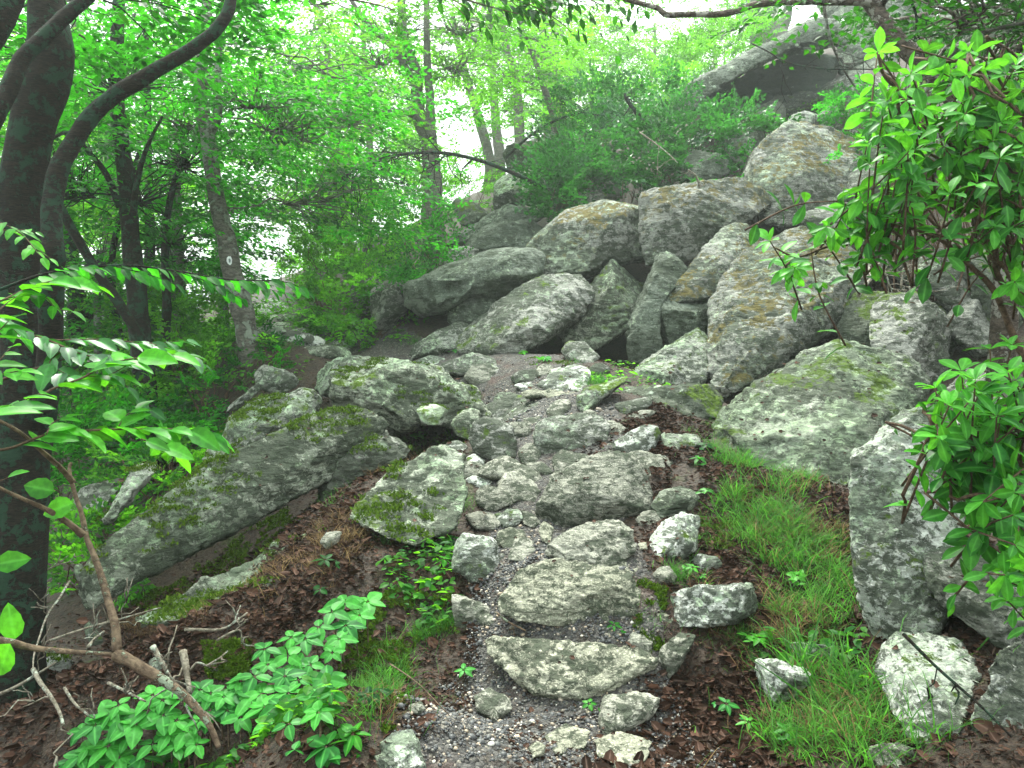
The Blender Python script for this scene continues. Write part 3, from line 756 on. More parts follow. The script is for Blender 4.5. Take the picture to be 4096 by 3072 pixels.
T_('E', '1540,1030 1600,990 1720,950 1800,925 1790,960 1650,1060 1610,1110 1570,1125 1540,1080', 'rock_lichen', 'long pale stone kerbing the trail below the wedge slab', th=.35, lean=.6)
T_('E', '1760,1080 1850,1070 1960,1040 1950,1080 1830,1145 1790,1125', 'rock', 'broken grey stone among the seedlings', th=.3)
T_('E', '850,920 900,860 980,850 1020,880 1010,945 920,965', 'rock_tan', 'buff square stone at the head of the trail steps', th=.4)
T_('E', '700,850 780,820 880,785 960,800 1040,840 1060,895 1000,880 850,890 760,890', 'rock', 'low stacked ledge at the trail bend', th=.5)
T_('E', '560,820 640,795 740,810 725,838 600,835', 'rock_white', 'flat pale stone in the grass at the trail bend', th=.3)
T_('E', '1440,760 1480,710 1560,720 1640,790 1600,830 1480,810', 'rock', 'grey stone in the grass before the dark crevice', th=.4)
T_('E', '1200,1170 1290,1160 1310,1200 1235,1215', 'rock_tan', 'sliver of stone beside the arched grey stone', th=.15)
T_('E', '1650,1200 1730,1190 1820,1220 1770,1290 1690,1300', 'rock_tan', 'pointed stone touching the wide two-toned stone', th=.25)
T_('E', '1830,1150 1900,1130 1985,1125 1930,1160 1850,1180', 'rock_tan', 'thin slanting stone below the broken grey one', th=.2)
T_('E', '740,1330 800,1310 850,1340 830,1390 760,1370', 'rock_white', 'small white stone in the grass left of the steps', th=.15)
T_('E', '730,1250 770,1240 775,1270 735,1275', 'rock_step', 'tiny cream stone in the grass under the ledge', th=.08)
T_('H', '1090,1540 1130,1510 1165,1530 1160,1570 1110,1585', 'rock_step', 'single orange-tan pebble stone near the bottom', th=.035, lean=1, vox=1.2)
T_('H', '365,1285 420,1265 440,1300 410,1325 370,1315', 'rock_tan', 'grey pebble stone by the left edge of the gravel', th=.03, lean=1, vox=1.2)
T_('H', '630,1210 655,1200 668,1225 645,1240', 'rock_step', 'pale pebble stone left of the angular stone', th=.02, lean=1, vox=1.2)
T_('H', '530,1000 570,990 585,1020 545,1035', 'rock_step', 'buff pebble stone near the leafy plants', th=.03, lean=1, vox=1.2)
T_('H', '1745,310 1780,305 1785,335 1755,338', 'rock_step', 'cream pebble stone right of the half-round stone', th=.03, lean=1, vox=1.4)
# --- left of the trail
L_('Z', '690,800 770,765 880,790 960,800 1040,850 1060,900 1010,925 960,910 880,920 800,910 740,910 690,860', 'rock_mossy', 'craggy mossy ledge at the turn of the trail', d=7.0, th=1.1, lean=.6, amp=1.8, bulge=.25)
L_('D', '1880,790 1900,730 2000,680 2111,650 2200,660 2280,690 2260,780 2111,850 1950,880', 'rock_lichen', 'pale hump behind the craggy mossy ledge', d=7.6, th=.8, lean=.8, amp=1.5)
L_('E', '760,1180 870,1120 940,1110 920,1200 880,1280 800,1260', 'rock_mossy', 'mossy block between the craggy ledge and the steps', d=6.4, th=.6, lean=.5)
L_('E', '560,1100 640,1080 740,1120 700,1200 600,1190', 'rock_lichen', 'mint-green crusted block under the craggy ledge', d=6.3, th=.5, lean=.5)
L_('D', '1340,1140 1380,1040 1480,960 1620,880 1720,900 1850,840 1950,880 1930,960 1700,1080 1540,1180 1400,1290 1240,1330 1230,1260 1280,1190', 'rock_lichen', 'rough pale outcrop above the long tilted slab', d=6.3, th=.8, lean=.8, amp=1.8, bulge=.25)
L_('Z', '145,1300 200,1190 330,1110 450,1005 560,955 700,890 780,880 840,920 760,1010 640,1075 450,1150 270,1260 185,1320', 'rock_mossy', 'longest tilted slab, over a black gap on the left', d=4.3, dgrad=1.4, th=.5, lean=.35, amp=.45, cuts=2,
   extra=[(300, 1190, -.02), (450, 1085, -.03), (600, 1010, -.035), (740, 945, -.03), (190, 1300, .0), (450, 1130, -.01)])
L_('Z', '640,1090 700,1000 760,940 850,920 905,935 880,985 800,1015 720,1065 660,1095', 'rock', 'leaning grey rock at the upper end of the tilted slab', d=5.6, th=.45, lean=.8)
L_('Z', '770,1120 860,1030 960,985 1000,1010 1005,1095 980,1160 900,1200 830,1180 760,1140', 'rock_mossy', 'flat trailside rock with moss and splashes of mint lichen', th=.35, lean=1.15, bulge=.0, cuts=0, lift=.06)
L_('Z', '290,1335 480,1240 640,1160 720,1150 710,1215 560,1285 440,1345 330,1385', 'rock_mossy', 'buried bedrock sheet below the gap of the tilted slab', d=4.05, dgrad=.6, th=.3, lean=1.25, bulge=-.02)
L_('D', '540,1700 640,1590 750,1430 810,1300 830,1250 870,1300 945,1265 950,1290 880,1400 760,1530 660,1660 600,1720', 'rock_lichen', 'pale forked plank-like rock slanting down on the left', d=5.6, th=.35, lean=.9)
L_('D', '390,1560 500,1450 640,1400 740,1380 650,1500 560,1600 430,1640', 'rock', 'grey slab behind the pale forked rock', d=6.3, th=.5, lean=.8)
L_('D', '1370,970 1420,910 1500,850 1560,800 1570,830 1450,950', 'rock_lichen', 'thin pale ledge on the grassy bank', d=7.4, th=.4, lean=1.)
L_('D', '1540,760 1600,700 1700,720 1800,760 1780,820 1680,860 1560,830', 'rock_lichen', 'weathered pale knob on the grassy bank', d=7.8, th=.5, lean=.8)
L_('D', '1560,590 1600,545 1650,580 1715,635 1600,615', 'rock_white', 'small pointed white rock at the foot of the blazed tree', th=.3)
L_('D', '1740,610 1850,590 2000,585 2120,600 2120,645 1900,655 1740,640', 'rock_mossy', 'long low ledge crossing where the trail turns', th=.5, lean=.4)
L_('D', '1500,480 1540,455 1640,460 1710,500 1600,510', 'rock_white', 'flat bright stone on the far stretch of trail', th=.6, lean=1)
L_('D', '1660,520 1760,500 1880,510 1900,540 1780,560 1670,550', 'rock', 'grey ledge stone where the far trail begins', th=.5, lean=.6)
L_('D', '1500,430 1525,400 1610,420 1600,448', 'rock_white', 'second bright stone up the far trail', th=.5, lean=.8)
L_('D', '1500,375 1560,350 1660,350 1680,380 1560,395', 'rock_white', 'farthest bright slab lying on the misty trail', th=.8, lean=.8)
L_('G', '890,1000 960,940 1060,940 1080,1060 980,1080 900,1040', 'rock_white', 'cracked white rock behind the broken branch stubs', th=.15, lean=1, bulge=.02)
L_('G', '520,1300 680,1180 780,1070 910,1140 800,1170 620,1250 550,1300', 'rock_white', 'pale wedge of rock under the fallen branch', th=.2, lean=1, bulge=.02)
L_('G', '1005,915 1070,860 1185,838 1165,885 1050,935', 'rock_tan', 'flat white chip above the cracked white rock', th=.08, lean=1.2, bulge=.01)
L_('G', '240,1060 270,980 330,955 425,995 385,1045 280,1080', 'rock_white', 'rounded pale rock below the forked branch', th=.2, lean=.6)
L_('G', '1205,1090 1250,1000 1292,1000 1295,1065 1260,1110', 'rock_white', 'small white stone beside the moss cushion', th=.1)
L_('G', '1240,620 1320,530 1420,510 1445,530 1360,610', 'rock_tan', 'upper bare white patch of bedrock on the slope', th=.08, lean=1.3, bulge=.01, lift=-.015)
L_('G', '1380,640 1440,570 1600,480 1615,520 1560,590 1440,640', 'rock_tan', 'lower bare white patch of bedrock on the slope', th=.08, lean=1.3, bulge=.01, lift=-.015)
L_('G', '1020,690 1090,610 1290,500 1300,540 1190,600 1100,660', 'rock_tan', 'thin streak of bare rock running up the slope', th=.06, lean=1.3, bulge=.01)
L_('G', '1890,290 1930,240 2010,230 1990,290 1930,330', 'rock_tan', 'grey-white chip above the small five-leaf plant', th=.08, lean=1.2, bulge=.01)
L_('G', '500,800 530,760 580,840 610,880 540,895', 'rock_lichen', 'mint-green stone in the black hollow', d=4.2, th=.15)
L_('G', '430,440 480,418 512,495 460,512', 'rock_lichen', 'mint-green chip at the snout of the tilted slab', d=4.6, th=.12)
# --- high on the slope
U_('B', '850,1440 1000,1340 1150,1260 1200,1230 1330,1170 1450,1190 1420,1290 1300,1330 1130,1440 1020,1490 930,1500', 'rock_bare', 'overhanging slab with a black mouth behind the humped boulder', d=13.2, th=2, lean=.1)
U_('B', '900,1230 930,1170 1060,1200 1110,1250 1000,1320 930,1310', 'rock_dark', 'dark split rock at the foot of the forked tree', d=14.3, th=1)
U_('B', '1090,1150 1200,1060 1350,1000 1480,1010 1530,1100 1450,1200 1330,1190 1200,1240 1120,1220', 'rock_lichen', 'lichen-green hump on top of the overhanging slab', d=14, th=1.8)
U_('B', '1200,900 1250,860 1400,830 1520,840 1560,900 1560,1020 1350,1010 1230,1000', 'rock', 'misty grey rock under the thin leaning sapling', d=16, th=1.8)
U_('B', '1620,1240 1650,1130 1700,1060 1780,1030 1860,1040 1900,1110 1850,1180 1700,1250', 'rock', 'grey rock peeping out of the laurel thicket', d=12.6, th=1.2)
U_('B', '1380,1430 1400,1360 1460,1340 1520,1350 1500,1430 1420,1470', 'rock_bare', 'small round rock beside the mouth of the overhang', d=12, th=.6)
U_('C', '95,1180 110,1080 200,1030 300,1010 450,1020 620,990 750,1040 800,1120 700,1200 600,1240 450,1300 400,1420 280,1420 200,1410 130,1450 100,1330', 'rock_ochre', 'block thick with ochre moss on top and a bare grey front', d=10.3, th=1.5, lean=.3,
   extra=[(230, 1120, -.03), (420, 1240, -.03), (600, 1200, -.02)])
U_('C', '620,990 660,920 750,820 860,740 930,680 1050,700 1180,740 1290,800 1290,900 1250,1000 1230,1180 1050,1240 800,1220 700,1100', 'rock_ochre', 'high rough boulder behind the block of ochre moss', d=10.9, th=1.6, lean=.6,
   extra=[(1000, 960, -.04), (800, 1000, -.03)])
U_('C', '270,650 330,540 380,450 560,370 700,290 850,220 970,140 1080,105 1190,150 1215,230 1190,262 1120,205 1040,195 940,255 820,322 650,405 500,475 400,560 320,690', 'rock_bare', 'huge jutting overhang against the misty sky', d=14.4, th=4.6, lean=.15, bulge=.12, amp=.5, cuts=1)
U_('C', '430,540 800,380 1100,230 1190,260 1130,560 900,600 640,640 480,720', 'rock_recess_shade', 'dark recessed rock face with painted shade beneath the huge overhang', d=17.6, th=1.5, lean=0, bulge=.2)
U_('C', '1080,520 1110,440 1250,425 1450,440 1440,520 1200,620 1100,620', 'rock', 'mottled rock beside the mouth of the huge overhang', d=15, th=1.8)
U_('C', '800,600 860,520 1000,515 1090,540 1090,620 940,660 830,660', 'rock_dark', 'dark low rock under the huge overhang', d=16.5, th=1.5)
U_('C', '1030,-80 1040,20 1090,85 1300,105 1500,135 1720,135 1760,-80', 'rock_bare', 'flat-bottomed slab crossing the top corner', d=19, th=3)
U_('C', '1190,190 1260,130 1450,150 1600,260 1560,440 1200,410', 'rock_bare', 'shaded wall of rock behind the leaning trunk', d=18, th=2.5)
U_('C', '1210,670 1280,620 1400,620 1450,670 1300,730 1220,710', 'rock_lichen', 'bright lichened rock above the high rough boulder', d=13.3, th=.9)
U_('C', '905,660 1000,620 1070,640 1040,690 940,690', 'rock_lichen', 'small pale rock on the crest of the high rough boulder', d=13.6, th=.7)
U_('C', '1900,560 1950,500 2060,475 2170,520 2210,640 2000,660', 'rock_ochre', 'pale-topped rock near the edge behind the shrub tips', d=12, th=1.2)
U_('C', '2020,300 2100,260 2240,280 2240,430 2050,410', 'rock_bare', 'smooth grey rock high at the edge', d=14.5, th=1.5)
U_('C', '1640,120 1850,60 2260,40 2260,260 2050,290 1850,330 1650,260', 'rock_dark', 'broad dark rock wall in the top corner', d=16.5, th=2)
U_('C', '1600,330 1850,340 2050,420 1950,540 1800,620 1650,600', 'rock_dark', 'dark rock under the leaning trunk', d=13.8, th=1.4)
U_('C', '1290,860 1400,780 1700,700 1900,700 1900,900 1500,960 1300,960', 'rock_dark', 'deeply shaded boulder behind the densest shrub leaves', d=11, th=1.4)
U_('C', '1900,760 2050,690 2240,720 2240,950 2000,960', 'rock', 'mottled grey boulder behind the shrub at the edge', d=10.5, th=1.4)

PS = 'pale flat slab paving the misty far stretch of the trail'
for k_, (x_, y_, w_) in enumerate([(266, 331, 17), (288, 337, 16), (262, 322, 13), (281, 326, 12), (270, 315, 12), (286, 318, 9), (264, 308, 12), (280, 309, 9), (272, 303, 10), (308, 342, 18), (336, 346, 16), (300, 332, 9)]):
    r_ = np.random.default_rng(4100 + k_); t_ = np.linspace(0, 2 * np.pi, 8)[:-1] + r_.uniform(0, .8); h_ = w_ * .26
    rock('P', ' '.join('%.1f,%.1f' % (x_ + math.cos(a_) * w_ * r_.uniform(.8, 1.15), y_ + math.sin(a_) * h_ * r_.uniform(.8, 1.15)) for a_ in t_), 'rock_white', PS, lean=1.0, th=.6, cuts=0, bulge=.05, vox=1.1, amp=.4, name='stone', group='slabs of the far trail')
FS = 'small stone packed in among the larger stones of the stepped trail'
for k_, (x_, y_) in enumerate([(470,470),(500,520),(512,538),(590,415),(520,430),(505,400),(560,385),(545,372),(650,520),(495,560),(660,620),(484,440),(655,465),(600,370)]):
    r_ = np.random.default_rng(4000 + k_); w_ = r_.uniform(7, 15) * (1.15 if y_ > 450 else .85); h_ = w_ * r_.uniform(.45, .75); t_ = np.linspace(0, 2 * np.pi, 8)[:-1] + r_.uniform(0, .8)
    T_('P', ' '.join('%.1f,%.1f' % (x_ + math.cos(a_) * w_ * r_.uniform(.8, 1.15), y_ + math.sin(a_) * h_ * r_.uniform(.8, 1.15)) for a_ in t_), ('rock_tan', 'rock', 'rock_step', 'rock_tan')[k_ % 4], FS, lean=.8, th=.16)
U_('C', '1080,620 1200,610 1330,640 1480,700 1440,790 1300,820 1120,760', 'rock', 'broken rock lying behind the high rough boulder', d=12.6, th=1)
U_('C', '560,760 640,720 760,740 740,830 640,900 560,860', 'rock_dark', 'dark rock in the laurel thicket left of the high rough boulder', d=12.4, th=1)
U_('C', '330,860 430,820 560,860 560,960 430,1000 330,960', 'rock_bare', 'half-buried rock above the block of ochre moss', d=12.2, th=1)
U_('B', '1500,1180 1600,1130 1660,1180 1620,1300 1520,1330', 'rock_dark', 'dark rock between the thicket and the rounded boulder', d=12.6, th=.9)
U_('C', '700,640 820,560 900,600 900,680 760,700', 'rock_dark', 'low dark rock at the lip of the laurel thicket', d=14.6, th=1)
B_('P', '462,240 492,222 532,216 548,236 536,258 495,262 468,256', 'rock_bare', 'grey rock filling the gap behind the long humped boulder', d=12.3, th=1.2)
B_('P', '436,262 458,246 478,252 470,268 446,274', 'rock', 'small rock on the far shoulder of the long humped boulder', d=11.9, th=.8)
B_('P', '962,262 985,238 1018,236 1040,262 1040,318 1006,330 978,312', 'rock_dark', 'shadowed boulder behind the thick reddish shrub stems', th=.9)
B_('F', '940,-60 1250,-120 1450,-60 1500,60 1340,110 1050,60', 'rock', 'mottled boulder above the top edge of the largest slab', d=9.6, th=1)
B_('F', '1700,420 1800,440 1850,600 1800,720 1720,640', 'rock_dark', 'dark sliver of rock right of the barrel-shaped boulder', d=7.9, th=.6)
B_('F', '1900,1000 2050,900 2240,960 2240,1300 2000,1320', 'rock', 'grey rock deep behind the lowest shrub whorls', d=5.0, th=.7)
# litter caught on the rocks
dg_ = C.evaluated_depsgraph_get()
def caught(n, seed, x0, x1, y0, y1, zmin=.6, names=('rock', 'stone', 'boulder')):
    r_ = np.random.default_rng(seed); out_ = []
    for x_, y_ in zip(r_.uniform(x0, x1, n), r_.uniform(y0, y1, n)):
        ok, loc_, no_, _i, ob_, _m = SC.ray_cast(dg_, Vector((x_, y_, 9)), Vector((0, 0, -1)))
        if ok and ob_.name.split('.')[0] in names and no_.z > zmin: out_.append((*loc_, *no_))
    return np.array(out_)
CAUGHT = caught(5200, 31, -3.2, 4.2, 2.0, 8.2, .55)
MOSSY = caught(9000, 32, -3.2, -.35, 2.2, 7.6, .72, ('rock',))
# ---------------------------------------------------------------- leaves
def leaf_far():      # folded diamond; x along the leaf (unit length), z up
    v = np.array([(0, 0, 0), (.45, .30, .05), (1, 0, -.10), (.45, -.30, .05)])
    return v, np.array([(0, 2, 1), (0, 3, 2)])
def leaf_mid():
    v = np.array([(0, 0, 0), (.28, .24, .04), (.28, 0, 0), (.28, -.24, .04), (.68, .22, -.01), (.66, 0, -.04), (.68, -.22, -.01), (1, 0, -.14)])
    f = [(0, 2, 1), (0, 3, 2), (1, 2, 5), (1, 5, 4), (2, 3, 6), (2, 6, 5), (4, 5, 7), (5, 6, 7)]
    return v, np.array(f)
def leaf_near(w=.30, k=9, droop=.25, fold=.16, obov=0., serr=.0):
    xs = np.linspace(0, 1, k)
    prof = np.sin(np.pi * np.clip(xs ** (1 - .25 * (1 - obov)) if not obov else xs ** (1 + obov), 0, 1)) ** .8 * w
    prof[0] = .012; prof[-1] = .004
    V = []; F = []; cols = (1, .55, .07, -.07, -.55, -1)
    for i, x in enumerate(xs):
        z = -droop * x * x
        s = prof[i] * (1 + (serr if i % 2 else -serr))
        V += [(x, s * c_, z + fold * s * abs(c_) ** 1.5 - (.02 * w if abs(c_) < .1 else 0)) for c_ in cols]
    for i in range(k - 1):
        for j in range(5):
            a = i * 6 + j; b = a + 1; c_ = a + 6; d_ = a + 7
            F += [(a, b, d_), (a, d_, c_)]
    return np.array(V), np.array(F)
def orient(dirs, ups):
    x = dirs / (np.linalg.norm(dirs, axis=1)[:, None] + 1e-9)
    y = np.cross(ups, x); y /= np.linalg.norm(y, axis=1)[:, None] + 1e-9
    z = np.cross(x, y)
    return np.stack((x, y, z), 2)          # columns
def leaves(name, pos, dirs, ups, size, mat, parent=None, proto=None, tone=None, label=None, loc=None):
    pv, pf = proto if proto is not None else leaf_far()
    pos = np.asarray(pos, float); n = len(pos)
    Rm = orient(np.asarray(dirs, float), np.asarray(ups, float))
    size = np.broadcast_to(size, (n,))
    V = np.einsum('nij,kj->nki', Rm, pv) * size[:, None, None] + pos[:, None, :]
    F = pf[None] + (np.arange(n) * len(pv))[:, None, None]
    if tone is None: tone = rng.uniform(0, 1, n)
    return mesh_np(name, V.reshape(-1, 3), F.reshape(-1, pf.shape[1]), mat, parent, loc, {'tone': np.repeat(tone, len(pv)), **({'vein': np.tile((np.arange(len(pv)) % 6 // 2 == 1).astype(float), n)} if len(pv) % 6 == 0 and len(pv) > 20 else {})}, smooth=len(pv) > 10)

# flat leafy sprays: a twig 1 unit long with side twigs, leaves alternate in its plane
def spray_proto(r, nl=44):
    pos = []; dr = []
    L = 1.0
    for i in range(nl):
        if i < nl * .3:
            t = .15 + .85 * i / (nl * .3); side = 1 if i % 2 else -1
            p = np.array((t, 0, -.15 * t * t)); a = side * r.uniform(.6, 1.0)
            if i >= nl * .3 - 1: a = 0
        else:
            b = r.uniform(.1, .85); side = r.choice((-1, 1)); u = r.uniform(.1, 1) * (.50 * (1.05 - b) + .12)
            ang0 = side * .85
            p = np.array((b + u * math.cos(ang0), u * math.sin(ang0), -.15 * b * b - .12 * u))
            a = ang0 + r.choice((-1, 1)) * r.uniform(.3, .9)
        pos.append(p + r.normal(0, .02, 3)); dr.append((math.cos(a), math.sin(a), r.normal(-.12, .22)))
    pos = np.array(pos); dr = np.array(dr)
    up = np.stack((r.normal(0, .33, nl), r.normal(0, .33, nl), np.ones(nl)), 1)
    return pos, dr, up
_sp = [spray_proto(np.random.default_rng(50 + i)) for i in range(10)]
def sprays(starts, dirs, length, leafsz, r, tilt=.3):
    """starts (n,3), dirs (n,3) -> leaf arrays"""
    Ps, Ds, Us = [], [], []
    for i in range(len(starts)):
        p, d, u = _sp[int(r.integers(10))]
        x = dirs[i] / np.linalg.norm(dirs[i])
        up = np.array((r.normal(0, tilt), r.normal(0, tilt), 1.0))
        Rm = orient(x[None], up[None])[0]
        L = length * r.uniform(.7, 1.25)
        Ps.append(starts[i] + p @ Rm.T * L); Ds.append(d @ Rm.T); Us.append(u @ Rm.T)
    return np.vstack(Ps), np.vstack(Ds), np.vstack(Us)

def polyP(crop, s, d0, d1=None, k=5):
    """pixel polyline whose distance runs d0 -> d1, smoothed"""
    q = np.array(px(crop, s)); n = len(q)
    d1 = d0 if d1 is None else d1
    t = np.r_[0, np.cumsum(np.hypot(*np.diff(q, axis=0).T))]; t /= t[-1]
    return catmull(Parr(np.column_stack((q, d0 + (d1 - d0) * t))), k)
def taper(n, a, b): return np.linspace(a, b, n)

def wob_line(a, b, r, k=6, sag=.0, w=.06):
    t = np.linspace(0, 1, k)[:, None]
    L = np.linalg.norm(b - a)
    p = a + (b - a) * t + r.normal(0, w * L, (k, 3)) * np.sin(np.pi * t) 
    p[:, 2] += sag * L * np.sin(np.pi * t[:, 0])
    return p

CROWN_K = .62
def tree(label, trunk, rad, bark, crown=(), limbs=(), leaf='leaf_canopy', leafsz=.085, cat='tree', group=None, name='tree', spl=.75, seed=0, proto=None, twigs=True, nside=10, wob=.12, extend=True, smallb=None):
    """trunk: world polyline; limbs: list of (polyline, r0, r1); crown: list of (px,py,d, rx,ry,rz, n)"""
    r = np.random.default_rng(1000 + seed)
    base = trunk[0].copy()
    g0 = tz(base[0], base[1])
    base[2] = min(base[2], g0 + .1)
    if extend and trunk[0][2] > g0 - .12:          # root the trunk in the soil
        trunk = np.vstack([[trunk[0][0], trunk[0][1], g0 - .15], trunk]); rad = np.r_[rad[0] * 1.35, rad]
        if trunk[1][2] < trunk[0][2] + .05: trunk = trunk[[0] + list(range(2, len(trunk)))]; rad = np.r_[rad[:1], rad[2:]]
    e = empty(name, tuple(base), label, cat, group)
    tv = tube(trunk, rad, nside, wob, seed)
    g = Geo(); g.add(tv); g.build('trunk', M[bark], e)
    if limbs:
        for (pl, r0, r1) in limbs:
            g = Geo(); g.add(tube(pl, taper(len(pl), r0, r1), max(6, nside - 2), wob, seed + 3)); g.build('limb', M[bark], e)
    wood = [trunk[len(trunk) // 4:]] + [l[0] for l in limbs]
    wp = np.vstack(wood)
    Ps = []
    gb = Geo()
    for (cx, cy, d, rx, ry, rz, n) in crown:
        c = P(cx, cy, d); n = int(n * CROWN_K)
        u = r.normal(0, 1, (n, 3)); u /= np.linalg.norm(u, axis=1)[:, None]
        u *= (r.uniform(0.15, 1, n) ** .45)[:, None]
        q = c + u * (rx, ry, rz)
        # layers
        q[:, 2] = np.round(q[:, 2] / .42) * .42 + r.normal(0, .07, n)
        near = wp[np.argmin(np.linalg.norm(q[:, None] - wp[None] + np.array((0, 0, .25)) , axis=2), axis=1)]
        dirs = q - near; dirs[:, 2] *= .25; dirs += r.normal(0, .25, (n, 3)) * np.linalg.norm(dirs, axis=1)[:, None] * (1, 1, .15) + 1e-3
        Ps.append(sprays(q, dirs, spl, leafsz, r))
        if twigs:
            hub = c + np.array((0, 0, -.3 * rz)); hubn = wp[np.argmin(np.linalg.norm(wp - hub, axis=1))]
            gb.add(tube(wob_line(hubn, hub, r, 7, .06), taper(7, max(.008, .0022 * np.linalg.norm(hub - hubn) + .01), .008), 5))
            step = max(1, n // 26)
            for k in range(0, n, step):
                gb.add(tube(wob_line(hub + (hubn - hub) * r.uniform(0, .5), q[k], r, 5, .05), taper(5, .009, .003), 4))
    if Ps:
        pos = np.vstack([p[0] for p in Ps]); dr = np.vstack([p[1] for p in Ps]); up = np.vstack([p[2] for p in Ps])
        tn = np.repeat(r.uniform(0, 1, len(pos) // 44 + 1) ** 1.3, 44)[:len(pos)]
        leaves('crown', pos, dr, up, leafsz * r.uniform(.75, 1.2, len(pos)), M[leaf], e, proto, np.clip(tn + r.normal(0, .16, len(pos)), 0, 1))
        if gb.v: gb.build('branches', M[bark], e)
    return e

GF = 'trees of the misty wood'
# --- left: the big dark trunk close by, with its two curving limbs
tr = polyP('P', '10,800 10,700 16,560 26,400 23,300 22,200 32,125 50,60 46,0 42,-80', 4.4, 4.7)
limbA = polyP('A', '330,1600 310,1400 312,1250 350,1050 430,880 560,690 700,570 850,480 1000,390 1150,300 1280,200 1370,80 1400,-60 1420,-200', 4.2, 4.9)
limbA[0] = P(50, 300, 4.3)
limbB = polyP('A', '-60,760 0,640 60,520 130,360 260,230 380,110 500,10 640,-120', 3.9, 4.4)
limbC = polyP('A', '-200,420 -60,200 10,90 60,-20 100,-160', 3.7, 3.9)
stem2 = polyP('P', '44,420 50,340 53,265', 4.4, 4.25)
n = len(tr)
tree('thick mossy trunk at the left edge with two long curving limbs', tr, np.interp(np.linspace(0, 1, n), [0, .15, .4, .6, .8, 1], [.21, .165, .14, .12, .125, .07]), 'bark_dark',
     limbs=[(np.vstack([stem2, limbA[1:]]), .062, .030), (limbB, .045, .034), (limbC, .07, .06)], group=GF, seed=1, nside=18, wob=.10,
     crown=[(60, -40, 5.5, 1.6, 1.4, .7, 60), (170, -40, 6, .9, 1.0, .45, 40)] + [(*winv(*w_), 2.0, 2.0, .7, 110) for w_ in ((-3.2, 1.6, 5.6), (-2.2, -1.5, 5.4), (-4.6, 4, 6.4), (-5.5, 0, 5.5), (-.2, 1.0, 6.2))], leafsz=.10)  # last crown blobs hang unseen overhead, added to darken the left foreground
# --- dark limb tree behind it
tr = polyP('P', '148,425 146,395 141,340 136,290 131,240 128,190 121,140 116,80 118,20 122,-60', 8.6, 9.0)
n = len(tr)
tree('dark trunk rising straight behind the diagonal stem', tr, taper(n, .125, .06), 'bark_dark', limbs=[
     (polyP('P', '150,355 124,311 93,265 60,207 40,160 25,100', 8.2, 7.6), .055, .035),
     (polyP('A', '720,1250 640,1050 520,900 420,800 280,850', 8.4, 7.8), .035, .015),
     (polyP('A', '800,1300 830,1080 890,880 980,700', 8.4, 8.2), .04, .012)], group=GF, seed=2,
     crown=[(120, 60, 8.5, 1.6, 1.6, 1.1, 150), (60, 170, 8.5, 1.0, 1.4, .9, 60), (140, 190, 9, .9, 1.2, .5, 60), (30, 30, 9, 1.1, 1.2, .9, 70)], leafsz=.08)
# --- the blazed tree
tr = polyP('P', '250,362 249,353 244,320 238,294 232,272 226,240 220,215 214,182 210,157 207,133 201,100 201,66 206,33 207,-10 206,-70', 9.1, 9.5)
n = len(tr)
fork = polyP('A', '1250,830 1310,700 1310,500 1320,300 1350,130 1400,-60', 9.3, 9.5)
bt = tree('leaning grey tree with a small white trail blaze', tr, taper(n, .135, .055), 'bark_grey', limbs=[(fork, .06, .035)], group=GF, seed=3,
     crown=[(265, 95, 9.5, 1.2, 1.4, .55, 70), (310, 130, 9.6, 1.1, 1.2, .5, 60), (330, 190, 9.8, 1.1, 1.0, .45, 60), (200, 60, 9.5, .9, 1.2, .7, 70), (330, 0, 9.8, .6, 1.0, .2, 16), (180, 120, 9.8, .8, 1, .6, 50), (345, 70, 10, 1, 1, .4, 30)], leafsz=.08)
def patch(name, crop, pts, d, mat, parent, off):
    q = np.array(px(crop, pts)); c = q.mean(0)
    ring = Parr(np.column_stack((q, np.full(len(q), d)))); b = Parr(np.column_stack((q, np.full(len(q), d + off))))
    n = len(q); V = np.vstack([ring, b, ring.mean(0)[None]])
    F = [(i, (i + 1) % n, n + (i + 1) % n, n + i) for i in range(n)] + [(i, (i + 1) % n, 2 * n, 2 * n) for i in range(n)]
    bm = bmesh.new(); vs = [bm.verts.new(v) for v in V]
    for f in F: bm.faces.new([vs[k] for k in dict.fromkeys(f)])
    me = bpy.data.meshes.new(name); 
    for v in bm.verts: v.co -= parent.location
    bmesh.ops.recalc_face_normals(bm, faces=bm.faces); bm.to_mesh(me); bm.free(); me.materials.append(M[mat])
    o_ = bpy.data.objects.new(name, me); SC.collection.objects.link(o_); o_.parent = parent
    return o_
bz = patch('blaze', 'A', '1368,1555 1378,1545 1392,1547 1400,1565 1398,1590 1388,1600 1374,1590 1366,1575', 9.03, 'blaze', bt, .06)
patch('blaze_mark', 'A', '1378,1562 1386,1558 1392,1568 1389,1585 1381,1583', 9.02, 'blaze_mark', bt, .012)

